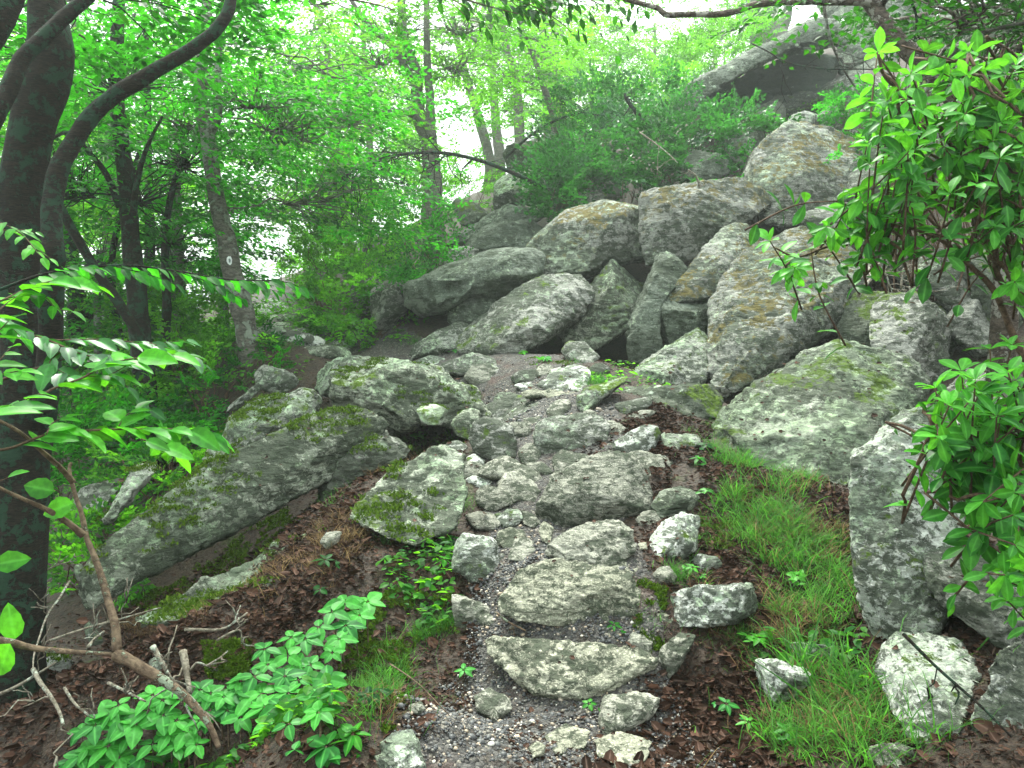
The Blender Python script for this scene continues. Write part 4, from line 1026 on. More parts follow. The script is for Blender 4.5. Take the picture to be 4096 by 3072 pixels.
# --- the forked tree in the middle distance
tr = polyP('P', '434,232 432,210 432,200 433,186 431,160 429,140 421,122 417,98 417,73 408,51 402,20 400,-40', 14, 14.5)
n = len(tr)
tree('forked tree standing in the brightest mist', tr, taper(n, .20, .07), 'bark_far', limbs=[
     (polyP('B', '775,820 772,700 765,560 752,400 748,200 745,-60', 14, 14.3), .10, .05),
     (polyP('B', '690,520 640,440 560,290 450,190 360,90 290,-20', 14.3, 14), .085, .04),
     (polyP('B', '720,730 690,700 620,665 560,650 480,665 360,680 200,690 80,702', 14, 13.2), .05, .012),
     (polyP('B', '700,890 560,820 440,745 380,720', 14, 13.3), .03, .008)], group=GF, seed=4,
     crown=[(375, 50, 14, 1.1, 1.5, 1.0, 70), (400, 25, 14.5, 2.4, 1.6, .9, 130), (350, 115, 13.5, 1.6, 1.2, .8, 80), (460, 60, 14.5, 1.6, 1.4, .8, 70), (470, 20, 14, 1.8, 1.4, .7, 80), (365, 165, 13.5, 1.0, 1, .5, 40)],
     leaf='leaf_light', leafsz=.09)
# arching dead branch with a tangle of twigs at its tip
def dead_branch(label, main, r0, r1, ntw, seed, twl=.6, mat='bark_dark', cat='branch', name='dead_branch', droop=-.6):
    r = np.random.default_rng(seed)
    e = empty(name, tuple(main[0]), label, cat)
    g = Geo(); g.add(tube(main, taper(len(main), r0, r1), 7, .1)); g.build('stem', M[mat], e)
    g = Geo()
    for i in range(ntw):
        if ntw <= 12 and i: g.build('twig', M[mat], e); g = Geo()
        k = int(r.uniform(.35, .98) * (len(main) - 1)); a = main[k]
        dv = (main[min(k + 1, len(main) - 1)] - main[k - 1]); dv /= np.linalg.norm(dv)
        b = a + (dv * r.uniform(.2, .8) + r.normal(0, .5, 3) + np.array((0, 0, droop))) * twl * r.uniform(.4, 1.2)
        w = wob_line(a, b, r, 6, 0, .09); g.add(tube(w, taper(6, r1 * .7, .0025), 4))
        for _ in range(2):
            m_ = w[int(r.integers(2, 5))]; g.add(tube(wob_line(m_, m_ + (b - a) * .5 + r.normal(0, .25, 3) * twl, r, 4), taper(4, .004, .002), 3))
    if ntw: g.build('twigs' if ntw > 12 else 'twig', M[mat], e)
    return e
dead_branch('bare branch arching out of the boulders with a tangled twiggy tip', polyP('B', '1430,1105 1300,1040 1100,960 900,910 720,900 500,930 330,1000 200,1085', 12.4, 10.5), .035, .015, 46, 5, .75)
dead_branch('bare twig branch arching over the misty rock to the leaning sapling', polyP('B', '1215,930 1300,850 1400,770 1500,715 1640,668 1740,675 1830,690', 15.2, 14.2), .03, .01, 8, 6, .5)
dead_branch('short broken dead snag poking up from the laurel thicket', polyP('B', '2050,760 1990,670 1930,590 1915,550', 13.2, 13), .05, .02, 3, 8, .4)
dead_branch('pale dead twig hooked over the ochre-topped block', polyP('C', '80,730 150,780 240,850 290,900', 11.5, 11.2), .012, .007, 2, 9, .3, 'deadwood')
dead_branch('bleached forked stick standing on the ochre-topped block', polyP('C', '415,1035 405,1000 385,965 350,940', 10.2, 10.1), .02, .010, 2, 10, .15, 'deadwood')
dead_branch('bare branch hanging down in front of the huge overhang', polyP('C', '1095,-60 1098,20 1112,110 1140,230 1200,370 1270,480', 6, 6), .016, .006, 3, 11, .4, 'bark_grey')
dead_branch('thin dark wisp of branch crossing the huge overhang', polyP('C', '700,240 800,290 900,345 1100,380 1370,385 1500,430', 6.5, 5.5), .006, .004, 4, 12, .25)
dead_branch('dark thin branch leaning between trunk and shrub tips', polyP('C', '1560,-40 1610,90 1600,230', 5.2, 5.3), .010, .006, 3, 13, .3)
# saplings and far trunks
def thin(label, crop, s, d0, d1, r0, r1, seed, crown=(), leaf='leaf_light', bark='bark_far', **k):
    t_ = polyP(crop, s, d0, d1)
    return tree(label, t_, taper(len(t_), r0, r1), bark, crown=crown, leaf=leaf, group=GF, seed=seed, nside=8, **k)
thin('thin sapling leaning left above the misty grey rock', 'B', '1555,920 1545,860 1500,700 1440,520 1380,340 1300,150 1260,20', 16.5, 16, .10, .03, 20, [(510, 70, 16, 1.8, 1.5, .9, 90), (560, 110, 16, 1.1, 1, .6, 40), (530, 30, 16, 1.6, 1.4, .5, 60)])
thin('pale straight trunk left of the leaning sapling', 'B', '1300,860 1292,780 1290,650 1270,450 1220,300 1190,100 1180,-40', 21, 21, .16, .07, 21, [(505, 70, 21, 2.2, 1.8, 1.3, 90), (515, 105, 21, .8, 1.2, .6, 20), (545, 45, 22, 2.0, 1.6, 1, 70)], leafsz=.10)
thin('slanting pale trunk right of the brightest gap', 'B', '1125,1000 1100,860 1040,650 980,450 930,250 900,80', 24, 24, .18, .07, 22, [(475, 50, 24, 1.6, 2, .9, 50)], leafsz=.10)
thin('faint trunk beside the slanting pale one', 'B', '1175,900 1160,780 1150,650 1140,500 1135,300 1130,0', 29, 29, .2, .1, 23, [(500, 40, 29, 2.6, 2, 1.8, 70)], leafsz=.11)
thin('faint grey trunk above the misty grey rock', 'B', '1475,880 1470,820 1455,550 1440,250 1435,0', 30, 30, .25, .12, 24, [(560, 40, 30, 3, 2, 2, 90), (600, 70, 29, 2, 2, 1.2, 50)], leafsz=.12)
thin('faintest trunk right of the misty grey rock', 'B', '1555,880 1550,800 1535,500 1500,300 1495,50', 33, 33, .25, .12, 25, [(590, 30, 33, 3, 2, 2.2, 80)], leafsz=.12)
thin('broad hazy trunk above the yellow-green bush', 'C', '850,250 830,210 790,130 760,40 750,-60', 30, 30, .5, .4, 26, [(740, 10, 30, 3, 2, 1.8, 60)], leafsz=.12)
thin('slim hazy trunk left of the broad hazy one', 'C', '722,200 712,130 700,40 690,-60', 31, 31, .22, .18, 27, [(690, 25, 31, 3, 2, 1.6, 70)], leafsz=.12)
thin('forked hazy trunk right of the broad hazy one', 'C', '862,200 880,130 900,50 905,-60', 32, 32, .24, .16, 28, [(790, -10, 32, 2.5, 2, 1.2, 40)], leafsz=.12)
thin('slender tree half lost in mist above the far trail', 'B', '400,1280 420,1000 400,700 410,560 380,300 370,100', 22, 22, .12, .06, 29, [(330, 110, 22, 1.8, 2, 1.5, 90), (350, 180, 21, 1.6, 2, 1.0, 70), (345, 215, 20, 1.2, 1.5, 1, 50)], leafsz=.10)
# left-hand wood, further back
lw = [('sapling with a kinked stem just left of the blazed tree', '165,350 167,300 165,250 170,200 185,150', 9.6, .06), ('slim dark stem in the thick of the left wood', '180,345 178,300 180,260 178,200 176,120', 11, .07),
      ('dark double-bent sapling below the sky gap', '120,370 118,330 112,290 113,250 125,200 140,150', 10.5, .06), ('reddish broad stem behind the dark straight trunk', '178,330 177,280 176,230 172,150', 13, .16),
      ('pale stem seen past the diagonal limb', '152,380 153,330 150,280 150,230 148,150 146,30', 12, .10), ('young tree with bright leaves left of the far trail', '225,330 222,290 218,230 214,150', 15, .10),
      ('pale crooked stem between the two big left trunks', '75,330 76,290 72,250 68,200 70,140', 12, .13), ('sapling tilted over the downhill side', '105,420 100,370 97,330 99,250', 11, .07)]
cr = [[(185, 150, 10, 1.1, 1.2, .8, 80), (170, 230, 10, .9, 1.2, .7, 60)], [(200, 130, 12, 1.3, 1.5, 1.0, 90), (170, 280, 11.5, .8, 1, .5, 50)],
      [(100, 170, 11, 1.0, 1.4, .9, 70), (90, 250, 11, .8, 1.2, .8, 60)], [(160, 40, 13, 1.8, 1.5, 1.0, 110), (230, 200, 13, 1.3, 1.4, .9, 80)],
      [(100, 80, 12.5, 1.6, 1.5, 1.2, 120), (180, 190, 12, 1, 1.5, .7, 60), (190, 250, 12, .7, 1.2, .7, 50)], [(270, 200, 15, 1.4, 1.6, .9, 110), (300, 120, 16, 1.8, 1.6, 1.3, 120), (290, 205, 15, .8, 1.5, .4, 36), (205, 290, 15, .6, 1, .6, 40)],
      [(60, 100, 13, 1.5, 1.5, 1.5, 120), (90, 300, 12, 1.1, 1.2, 1, 80), (20, 250, 12, 1.0, 1.4, 1.5, 90)], [(130, 330, 11, 1.1, 1.2, .7, 90), (70, 380, 11, 1.0, 1.2, .9, 80)]]
for i, (lb, s, d, r0) in enumerate(lw):
    thin(lb, 'P', s, d, d, r0, r0 * .5, 40 + i, cr[i], leaf=('leaf_canopy', 'leaf_canopy', 'leaf_light')[i % 3], bark='bark_grey' if i % 2 else 'bark_dark', leafsz=.085)
# far trees on the downhill side: copies of one, each with its own crown on the skyline
def far_tree(x, y, h, label, seed, leaf='leaf_light'):
    r = np.random.default_rng(seed); z = tz(x, y)
    t_ = np.array([(x, y, z - .2), (x + .1, y, z + h * .4), (x + r.normal(0, .4), y, z + h * .7), (x + r.normal(0, .6), y, z + h)]); t_ = catmull(t_, 4)
    base = t_[0]; e = empty('tree', tuple(base), label, 'tree', 'hazy trees far behind')
    g = Geo(); g.add(tube(t_, taper(len(t_), .2, .06), 8, .1)); g.build('trunk', M['bark_far'], e)
    n = 230
    u = r.normal(0, 1, (n, 3)); u /= np.linalg.norm(u, axis=1)[:, None]; u *= (r.uniform(.1, 1, n) ** .4)[:, None]
    q = np.array((x, y, z + h * .62)) + u * (2.6, 2.6, h * .42); q[:, 2] = np.round(q[:, 2] / .8) * .8 + r.normal(0, .12, n)
    dr = q - np.array((x, y, 0)); dr[:, 2] = 0
    p_, d_, u_ = sprays(q, dr + r.normal(0, .5, (n, 3)) * (1, 1, .2), 1.1, .1, r)
    leaves('crown', p_, d_, u_, .14, M[leaf], e)
    g = Geo()
    for k in range(0, n, 9): 
        a = t_[int(r.integers(len(t_) // 4, len(t_)))]; g.add(tube(wob_line(a, q[k], r, 5, .05), taper(5, .03, .006), 4))
    g.build('branches', M['bark_far'], e)
    return e
def copy_tree(root, loc, rot, sc, label):
    c_ = root.copy(); SC.collection.objects.link(c_); c_.location = loc; c_.rotation_euler = (0, 0, rot); c_.scale = (sc,) * 3; c_['label'] = label
    for ch in list(root.children):
        k = ch.copy(); SC.collection.objects.link(k); k.parent = c_
    return c_
LF = 'hazy leafy tree far behind, one of the indistinct crowns closing the wood'
ft = [far_tree(-8.5, 17, 8.5, LF, 301), far_tree(-5.2, 24, 7.5, LF, 302), far_tree(1.5, 31, 7, LF, 303)]
spots = [(-14, 20, 1.2), (-17, 16, 1.0), (-6.2, 31, 1.1), (-16, 32, 1.3), (3, 42, .85), (6, 36, .7), (-21, 25, 1.3), (10, 41, .8)]
rr = np.random.default_rng(5)
for i, (x, y, s_) in enumerate(spots):
    copy_tree(ft[i % 3], (x, y, tz(x, y) - .3), rr.uniform(0, 6.28), s_, LF)

# --- right: leaning trunk with lichen, its long limb
tr = polyP('C', '2150,900 1950,700 1820,540 1700,400 1560,280 1450,150 1390,60 1330,-30 1260,-140', 5.4, 5.8)
lm = polyP('C', '1420,40 1330,12 1180,8 1000,5 860,10 720,25 620,60 520,78 420,78 330,80 230,82 180,45 100,22 20,0 -60,-40', 5.7, 5.9)
n = len(tr)
tree('reddish leaning trunk speckled with white lichen on the right', tr, taper(n, .075, .055), 'bark_birch', limbs=[(lm, .030, .016), (polyP('C', '1420,60 1440,120 1700,70 1900,40', 5.7, 6.4), .02, .01)],
     group=GF, seed=60, leaf='leaf_dark', leafsz=.07, crown=[(990, -10, 5.2, .9, .7, .28, 60), (900, -20, 5.6, .8, .6, .18, 30), (1010, 40, 5.0, .4, .6, .2, 30)] + [(*winv(*w_), 2.0, 2.0, .7, 90) for w_ in ((3.8, 2.6, 6.3), (3.0, -1.2, 5.6), (5.6, 5, 7.4))])  # last crown blobs are out of view, added to block sky light near the camera
dead_branch('lichened bare branch slanting in from the right above the shrub', polyP('C', '2300,110 2206,128 2000,172 1880,232 1800,310 1730,375', 4.6, 4.8), .014, .008, 5, 14, .3, 'bark_grey')

# --- bushes and undergrowth
def bush(label, blobs, leaf, leafsz, seed, cat='bush', name='bush', group=None, spl=.4, nst=9, bark='bark_twig', tilt=.5, toneb=0):
    r = np.random.default_rng(seed)
    cs = [P(b[0], b[1], b[2]) for b in blobs]
    bx, by = np.mean([c_[0] for c_ in cs]), np.mean([c_[1] for c_ in cs]); base = np.array((bx, by, tz(bx, by)))
    e = empty(name, tuple(base), label, cat, group)
    Ps = []; g = Geo()
    for b, c_ in zip(blobs, cs):
        n = b[6]; u = r.normal(0, 1, (n, 3)); u /= np.linalg.norm(u, axis=1)[:, None]; u *= (r.uniform(.1, 1, n) ** .5)[:, None]
        q = c_ + u * (b[3], b[4], b[5]); q[:, 2] = np.maximum(q[:, 2], terrain(q[:, 0], q[:, 1]) + .05)
        dr = q - (c_ - np.array((0, 0, b[5] * 1.2))) + r.normal(0, .2, (n, 3)); dr[:, 2] = dr[:, 2] * .5 + .03
        Ps.append(sprays(q, dr, spl, leafsz, r, tilt))
        for k in range(0, n, max(1, n // nst)):
            root = np.array((q[k, 0] * .4 + c_[0] * .6, q[k, 1] * .4 + c_[1] * .6, 0)); root[2] = tz(root[0], root[1]) - .05
            g.add(tube(wob_line(root, q[k], r, 6, .05), taper(6, .012, .004), 4))
    nn = sum(len(p[0]) for p in Ps); tn = np.repeat(r.uniform(0, 1, nn // 44 + 1) ** 1.3, 44)[:nn]
    leaves('foliage', np.vstack([p[0] for p in Ps]), np.vstack([p[1] for p in Ps]), np.vstack([p[2] for p in Ps]), leafsz * r.uniform(.7, 1.2, nn), M[leaf], e, None, np.clip(tn + r.normal(0, .16, nn), 0, 1))
    g.build('stems', M[bark], e)
    return e
GBU = 'bushes of the undergrowth'
bush('dense green bush on the bank right of the far trail', [(340, 262, 13, .7, .7, .6, 55), (372, 235, 13.5, .8, .7, .6, 60), (352, 300, 12, .6, .6, .4, 45), (385, 290, 12, .5, .5, .5, 40), (338, 326, 11.6, .35, .4, .12, 24), (370, 330, 10.8, .5, .3, .12, 26)], 'leaf_light', .075, 71, group=GBU)
bush('low bright bush overhanging the far trail bend', [(325, 262, 17, .6, .9, .8, 50), (300, 215, 19, 1, 1, .6, 40), (318, 300, 15, .3, .5, .3, 24)], 'leaf_light', .09, 72, group=GBU)
bush('leafy bush growing from the left end of the boulder row', [(425, 245, 11.6, .45, .4, .45, 60), (440, 275, 11.3, .5, .3, .2, 30), (410, 290, 11, .4, .3, .2, 30)], 'leaf_canopy', .05, 73, group=GBU)
bush('pale bush at the forked tree foot', [(460, 190, 17, 1.2, 1, .7, 90), (410, 200, 17, 1.0, .8, .8, 80)], 'leaf_light', .06, 74, group=GBU)
bush('dark laurel thicket spreading under the huge overhang', [(590, 150, 14, .8, .7, .55, 55), (640, 155, 13.6, .8, .7, .6, 60), (690, 150, 13.4, .8, .7, .55, 60), (740, 135, 13.4, .6, .6, .4, 40), (600, 115, 15, .8, .7, .5, 80), (570, 190, 13, .5, .5, .5, 80), (660, 110, 15, .7, .6, .4, 60)], 'leaf_laurel', .085, 75, 'shrub', 'laurel_thicket', GBU, .6)
bush('lower laurel bush tucked above the rounded boulders', [(560, 200, 12.6, .35, .4, .5, 50), (620, 185, 13, .6, .5, .25, 50), (690, 175, 12.8, .5, .4, .18, 36)], 'leaf_laurel', .08, 76, 'shrub', 'laurel_bush', GBU, .5)
bush('yellow-green bush glowing on the slope below the overhang', [(700, 70, 20, 1.1, 1.0, .9, 110), (735, 45, 21, 1.0, 1.0, .9, 100), (670, 100, 19, .9, .9, .7, 80), (745, 25, 22, .9, .8, .6, 50)], 'leaf_light', .07, 77, group=GBU)
bush('pale hazy brush along the ridge under the faint trunks', [(600, 110, 24, 2.2, 1.2, .7, 130), (540, 130, 22, 1.5, 1.2, .7, 80), (640, 90, 25, 1.6, 1.2, .7, 80)], 'leaf_light', .08, 78, group=GBU)
bush('dense low growth under the blazed tree', [(190, 322, 10.5, .55, .8, .4, 45), (175, 345, 10, .7, .7, .4, 50), (190, 375, 9.3, .8, .6, .3, 50), (150, 400, 8.8, .7, .6, .35, 45)], 'leaf_light', .065, 79, group=GBU)
bush('dark green growth behind the near left trunk', [(110, 440, 8.5, .9, .7, .5, 90), (70, 470, 8, .8, .7, .6, 80), (170, 440, 8.0, .6, .6, .22, 60)], 'leaf_canopy', .06, 80, group=GBU)
bush('tall thicket on the downhill side past the trunks', [(80, 400, 12, 1.3, 1, .9, 120), (140, 370, 13, 1.3, 1, .7, 110), (40, 340, 13, 1.2, 1, 1.2, 110), (110, 320, 14, 1.3, 1, .9, 100)], 'leaf_light', .08, 81, group=GBU)
bush('sunlit brush beyond the far trail', [(222, 280, 24, .6, 1, .9, 36), (305, 270, 26, .7, 1, .9, 40), (262, 262, 40, 1.6, 1.2, .5, 30)], 'leaf_light', .09, 82, group=GBU)
bush('small seedling bush among rocks under the blazed tree', [(262, 372, 9, .5, .4, .10, 22), (215, 385, 8.5, .4, .4, .10, 20)], 'leaf_canopy', .045, 83, group=GBU, spl=.2)
bush('downhill tangle right below the left trunk', [(130, 520, 6.5, .5, .5, .3, 40), (100, 560, 6, .4, .4, .3, 36), (160, 470, 7, .5, .5, .25, 40)], 'leaf_light', .055, 84, group=GBU, spl=.3)
bush('leafy growth between the rocks right of the huge overhang', [(860, 110, 12.5, .5, .5, .3, 40), (900, 140, 11.5, .5, .5, .25, 40), (840, 130, 12.5, .3, .4, .2, 20)], 'leaf_canopy', .06, 86, group=GBU, spl=.3)
bush('sparse brush on the slope above the block of ochre moss', [(720, 190, 11.8, .5, .4, .12, 30), (760, 160, 12.3, .5, .4, .15, 30), (830, 165, 11.5, .4, .3, .15, 20)], 'leaf_canopy', .05, 87, group=GBU, spl=.25)
bush('dark leafy growth high in the right corner', [(970, 30, 8, .9, .6, .4, 70), (1010, 80, 8, .5, .6, .5, 50), (930, 10, 8.4, .6, .5, .2, 30)], 'leaf_dark', .06, 85, group=GBU)
# ---------------------------------------------------------------- near foliage
def leafy_branch(label, specs, leaf, seed, name='branch', cat='branch', bark='bark_twig', proto=None, group=None, jit=.002):
    """specs: list of (crop, pts, d0, d1, n leaves, leaf size m, thickness, droop); leaves alternate on both sides in a near-level plane"""
    r = np.random.default_rng(seed)
    proto = proto if proto is not None else leaf_near(.27, 9, .22, .22, serr=.05)
    first = polyP(specs[0][0], specs[0][1], specs[0][2], specs[0][3])
    e = empty(name, tuple(first[0]), label, cat, group)
    g = Geo(); tw_ = False; pos, dr, up, sz = [], [], [], []
    for (crop, s, d0, d1, n, ls, th, tiltz) in specs:
        pl = polyP(crop, s, d0, d1, 8)
        if len(g.v): g.build('twig' if tw_ else 'stem', M[bark], e); g = Geo(); tw_ = True
        g.add(tube(pl, taper(len(pl), th, max(th * .35, .0012)), 6, .1, seed))
        if n == 0: continue
        seg = np.linalg.norm(np.diff(pl, axis=0), axis=1); cum = np.r_[0, np.cumsum(seg)] / seg.sum()
        for k in range(n):
            t = .12 + .88 * k / max(n - 1, 1)
            p_ = np.array([np.interp(t, cum, pl[:, a]) for a in range(3)])
            i = min(int(np.searchsorted(cum, t)), len(pl) - 1); tg = pl[i] - pl[max(i - 2, 0)]; tg /= np.linalg.norm(tg) + 1e-9
            sd = 1 if k % 2 else -1
            lat = np.cross((0, 0, 1), tg); lat /= np.linalg.norm(lat) + 1e-9
            a = .0 if k == n - 1 else r.uniform(.7, 1.1)
            dv = tg * math.cos(a) + sd * lat * math.sin(a) + np.array((0, 0, tiltz + r.normal(0, .12)))
            pos.append(p_ + r.normal(0, jit, 3)); dr.append(dv + r.normal(0, 6 * jit if jit > .01 else 0, 3))
            up.append(np.array((0, -.25, 1.0)) + r.normal(0, .28, 3)); sz.append(ls * 1.15 * r.uniform(.75, 1.15) * (.75 if k >= n - 2 else 1))
    g.build('twig' if tw_ else 'stem', M[bark], e)
    if pos: leaves('leaves', pos, dr, up, np.array(sz), M[leaf], e, proto)
    return e
GN = 'leafy branches reaching in from the left'
leafy_branch('bright serrated spray crossing the near left trunk', [('D', '-120,340 0,310 150,240 300,190 450,190 570,215', 2.3, 2.5, 15, .085, .004, -.1),
    ('D', '200,250 280,290 340,350 430,370', 2.4, 2.4, 5, .06, .002, -.2), ('D', '-60,420 30,330 100,280', 2.2, 2.3, 5, .08, .003, -.2)], 'leaf_near', 401, group=GN)
leafy_branch('long dark spray with hanging leaves reaching the blazed tree', [('D', '-60,260 250,150 520,105 800,95 1080,130 1400,180 1700,190 1850,245', 3.3, 4.0, 34, .085, .007, -.45),
    ('D', '700,100 900,150 1060,210', 3.5, 3.6, 9, .075, .003, -.6), ('D', '1100,140 1300,210 1460,300', 3.7, 3.8, 9, .07, .003, -.6), ('D', '300,140 420,100 620,120', 3.3, 3.4, 8, .07, .003, -.3), ('D', '1500,185 1600,230 1720,260', 3.9, 3.9, 6, .065, .002, -.5)], 'leaf_canopy', 402, group=GN, bark='bark_dark')
leafy_branch('broad dark spray in front of the dark straight trunk', [('D', '60,480 250,530 400,590 520,635 700,655', 3.0, 3.0, 14, .10, .006, -.15), ('D', '300,545 600,540 900,560 1120,548', 3.1, 3.4, 18, .085, .004, -.2),
    ('D', '400,590 300,680 420,760', 3.0, 2.9, 6, .10, .003, -.2), ('D', '560,640 700,760 860,920 940,990', 3.1, 3.3, 10, .08, .003, -.2), ('D', '-50,400 60,460 120,520', 2.8, 2.9, 6, .09, .003, -.1), ('D', '-40,800 200,720 450,640', 3.0, 3.0, 0, .08, .006, 0),
    ('D', '900,560 1100,620 1240,690', 3.2, 3.3, 7, .08, .002, -.2)], 'leaf_laurel', 403, group=GN)
leafy_branch('bright fan of leaves pointing at the trail bend', [('D', '240,880 360,820 500,770 640,690 800,655 960,635 1130,630', 2.3, 2.6, 17, .10, .004, -.1), ('D', '520,760 640,760 760,700', 2.4, 2.5, 5, .08, .002, -.1)], 'leaf_near', 404, group=GN)
leafy_branch('bright tips of leaves at the very left edge', [('D', '-80,1000 30,970 120,920 240,865', 2.0, 2.2, 7, .085, .003, -.1), ('D', '-60,720 20,640 60,590', 2.3, 2.4, 4, .07, .003, -.1), ('D', '-60,760 30,745 110,730', 2.2, 2.2, 4, .08, .003, -.1), ('D', '-80,540 0,480 50,430', 2.2, 2.3, 4, .09, .003, 0), ('D', '-60,1380 0,1390 50,1370', 2.0, 2.0, 2, .06, .002, 0)], 'leaf_near', 405, group=GN)
leafy_branch('level spray of toothed leaves above the forked rock', [('D', '-40,1210 80,1190 300,1110 600,1085 900,1080 1120,1085 1290,1120', 2.15, 2.5, 22, .10, .005, -.12), ('D', '850,1140 960,1180 1070,1240', 2.2, 2.3, 5, .08, .002, -.15), ('D', '700,1090 760,1000 830,960', 2.4, 2.5, 4, .09, .002, .1), ('D', '280,1110 320,1040 400,1010', 2.2, 2.3, 4, .08, .002, .0)], 'leaf_near', 406, group=GN)
leafy_branch('young twig of small yellowish leaves on the near trunk', [('A', '-20,1330 60,1370 140,1420 200,1490 250,1550', 2.6, 2.5, 9, .05, .002, -.1), ('A', '-40,1380 60,1390 150,1385 210,1400', 2.6, 2.6, 6, .045, .002, -.05), ('A', '180,1470 260,1530 300,1555', 2.6, 2.6, 3, .04, .002, 0)], 'leaf_near', 407, group=GN)
# the brown branch in the lower left with a few big leaves
e = leafy_branch('rough brown fallen limb forking upward in the lower left', [('G', '-60,860 60,880 200,915 400,935 560,945 680,950', 2.25, 2.25, 0, .07, .012, 0), ('G', '680,950 780,1000 920,1080 1060,1170 1160,1270 1240,1380 1290,1500', 2.25, 2.2, 0, .07, .019, 0),
    ('G', '690,930 680,780 640,640 600,500 560,380 510,260 480,120 440,0 410,-130 420,-180', 2.25, 2.5, 0, .07, .013, 0),
    ('D', '440,1400 380,1330 260,1220 120,1100 -20,1020 -120,960', 2.4, 2.2, 0, .07, .009, 0), ('G', '490,250 420,190 280,100 100,20 -60,-60', 2.35, 2.2, 0, .07, .011, 0)], 'leaf_near', 408, bark='bark_red', name='fallen_limb', cat='branch')
r = np.random.default_rng(11)
bl = [('G', 320, -10, 2.3, .095, (-.9, 0, .2)), ('G', 430, 60, 2.3, .095, (-.9, -.1, -.3)), ('G', 90, 860, 2.2, .10, (-.2, 0, 1)), ('G', 60, 890, 2.2, .11, (-.5, 0, -1)), ('G', -20, 420, 2.2, .09, (1, 0, .2))]
leaves('leaves', [P(*px(c_, '%f %f' % (x, y))[0], d) for c_, x, y, d, s_, v in bl], [v for *_, v in bl], [(.1, -1, .5)] * len(bl), np.array([b_[4] for b_ in bl]), M['leaf_near'], e, leaf_near(.33, 9, .15, .15, serr=.04))
for lb, s, d0, d1, th in [('stubby grey broken stick leaning on the cracked white rock', '900,905 950,990 1015,1110', 2.5, 2.45, .010), ('mossy upright stick stub beside the leafy plants', '1080,935 1100,1040 1120,1180', 2.6, 2.5, .014),
        ('thin dark stick crossing the buried bedrock', '280,875 500,800 720,740 950,675', 3.4, 3.6, .006), ('pale stick lying beside the fallen limb', '520,910 560,860 615,815', 3.2, 3.3, .008),
        ('bleached stick with a hooked end in the litter', '1280,870 1370,820 1420,815 1425,890', 3.1, 3.1, .005), ('white forked stick on the brown litter', '1090,805 1300,805 1400,750 1460,705', 3.3, 3.5, .007),
        ('long bleached twig down the left hollow', '410,520 350,620 280,720 230,860 200,960 195,1040', 4.2, 3.4, .006), ('crooked twig under the left trunk', '195,1040 240,1120 300,1200 350,1290 375,1370', 3.2, 2.9, .010),
        ('pale root-like stick along the litter pile', '-40,1200 80,1150 200,1080 330,1000', 3.3, 3.4, .008), ('dark stick under the leafy plants edge', '640,1120 760,1180 860,1230', 2.7, 2.6, .006),
        ('straight twig in the bottom left litter', '380,1150 440,1240 520,1310', 2.8, 2.7, .006), ('long thin twig laid over the slab end', '200,500 330,430 440,400', 4.8, 4.9, .006)]:
    dead_branch(lb, polyP('G', s, d0, d1), th, th * .5, 2, int(sum(map(ord, lb))) % 997, .14, 'deadwood', 'stick', 'fallen_stick', .2)
for lb, s, d0, d1, th in [('pale crooked driftwood-like branch behind the largest slab', '1290,390 1340,320 1360,290 1340,220 1300,200', 7.4, 8.2, .02), ('thin dead branch fanning right from the twig heap', '1300,200 1400,250 1500,265 1560,275', 8.2, 8.3, .012),
        ('upright forked twig in the twig heap', '1525,350 1545,240 1620,210', 8, 8, .011), ('bent dead twig beneath the shrub branch', '1400,210 1450,290 1470,350 1560,360', 8, 8, .011)]:
    dead_branch(lb, polyP('F', s, d0, d1), th, th * .5, 5, int(sum(map(ord, lb))) % 997, .4, 'deadwood', 'branch', 'dead_branch', .0)
dead_branch('thin dark stick leaning across the pink-white boulder', polyP('I', '1500,830 1700,1030 1950,1250 2140,1440', 2.6, 2.3), .006, .003, 2, 71, .1, 'bark_dark', 'stick', 'fallen_stick')
dead_branch('long thin stalk lying across the near gravel', polyP('H', '240,1030 400,1140 520,1260 600,1340', 2.8, 2.6), .0025, .0015, 1, 72, .1, 'bark_red', 'stick', 'fallen_stick')
dead_branch('red-brown stem lying below the broad cream step', polyP('H', '880,720 960,780 1060,830', 3.5, 3.45), .005, .003, 1, 73, .1, 'bark_red', 'stick', 'fallen_stick')

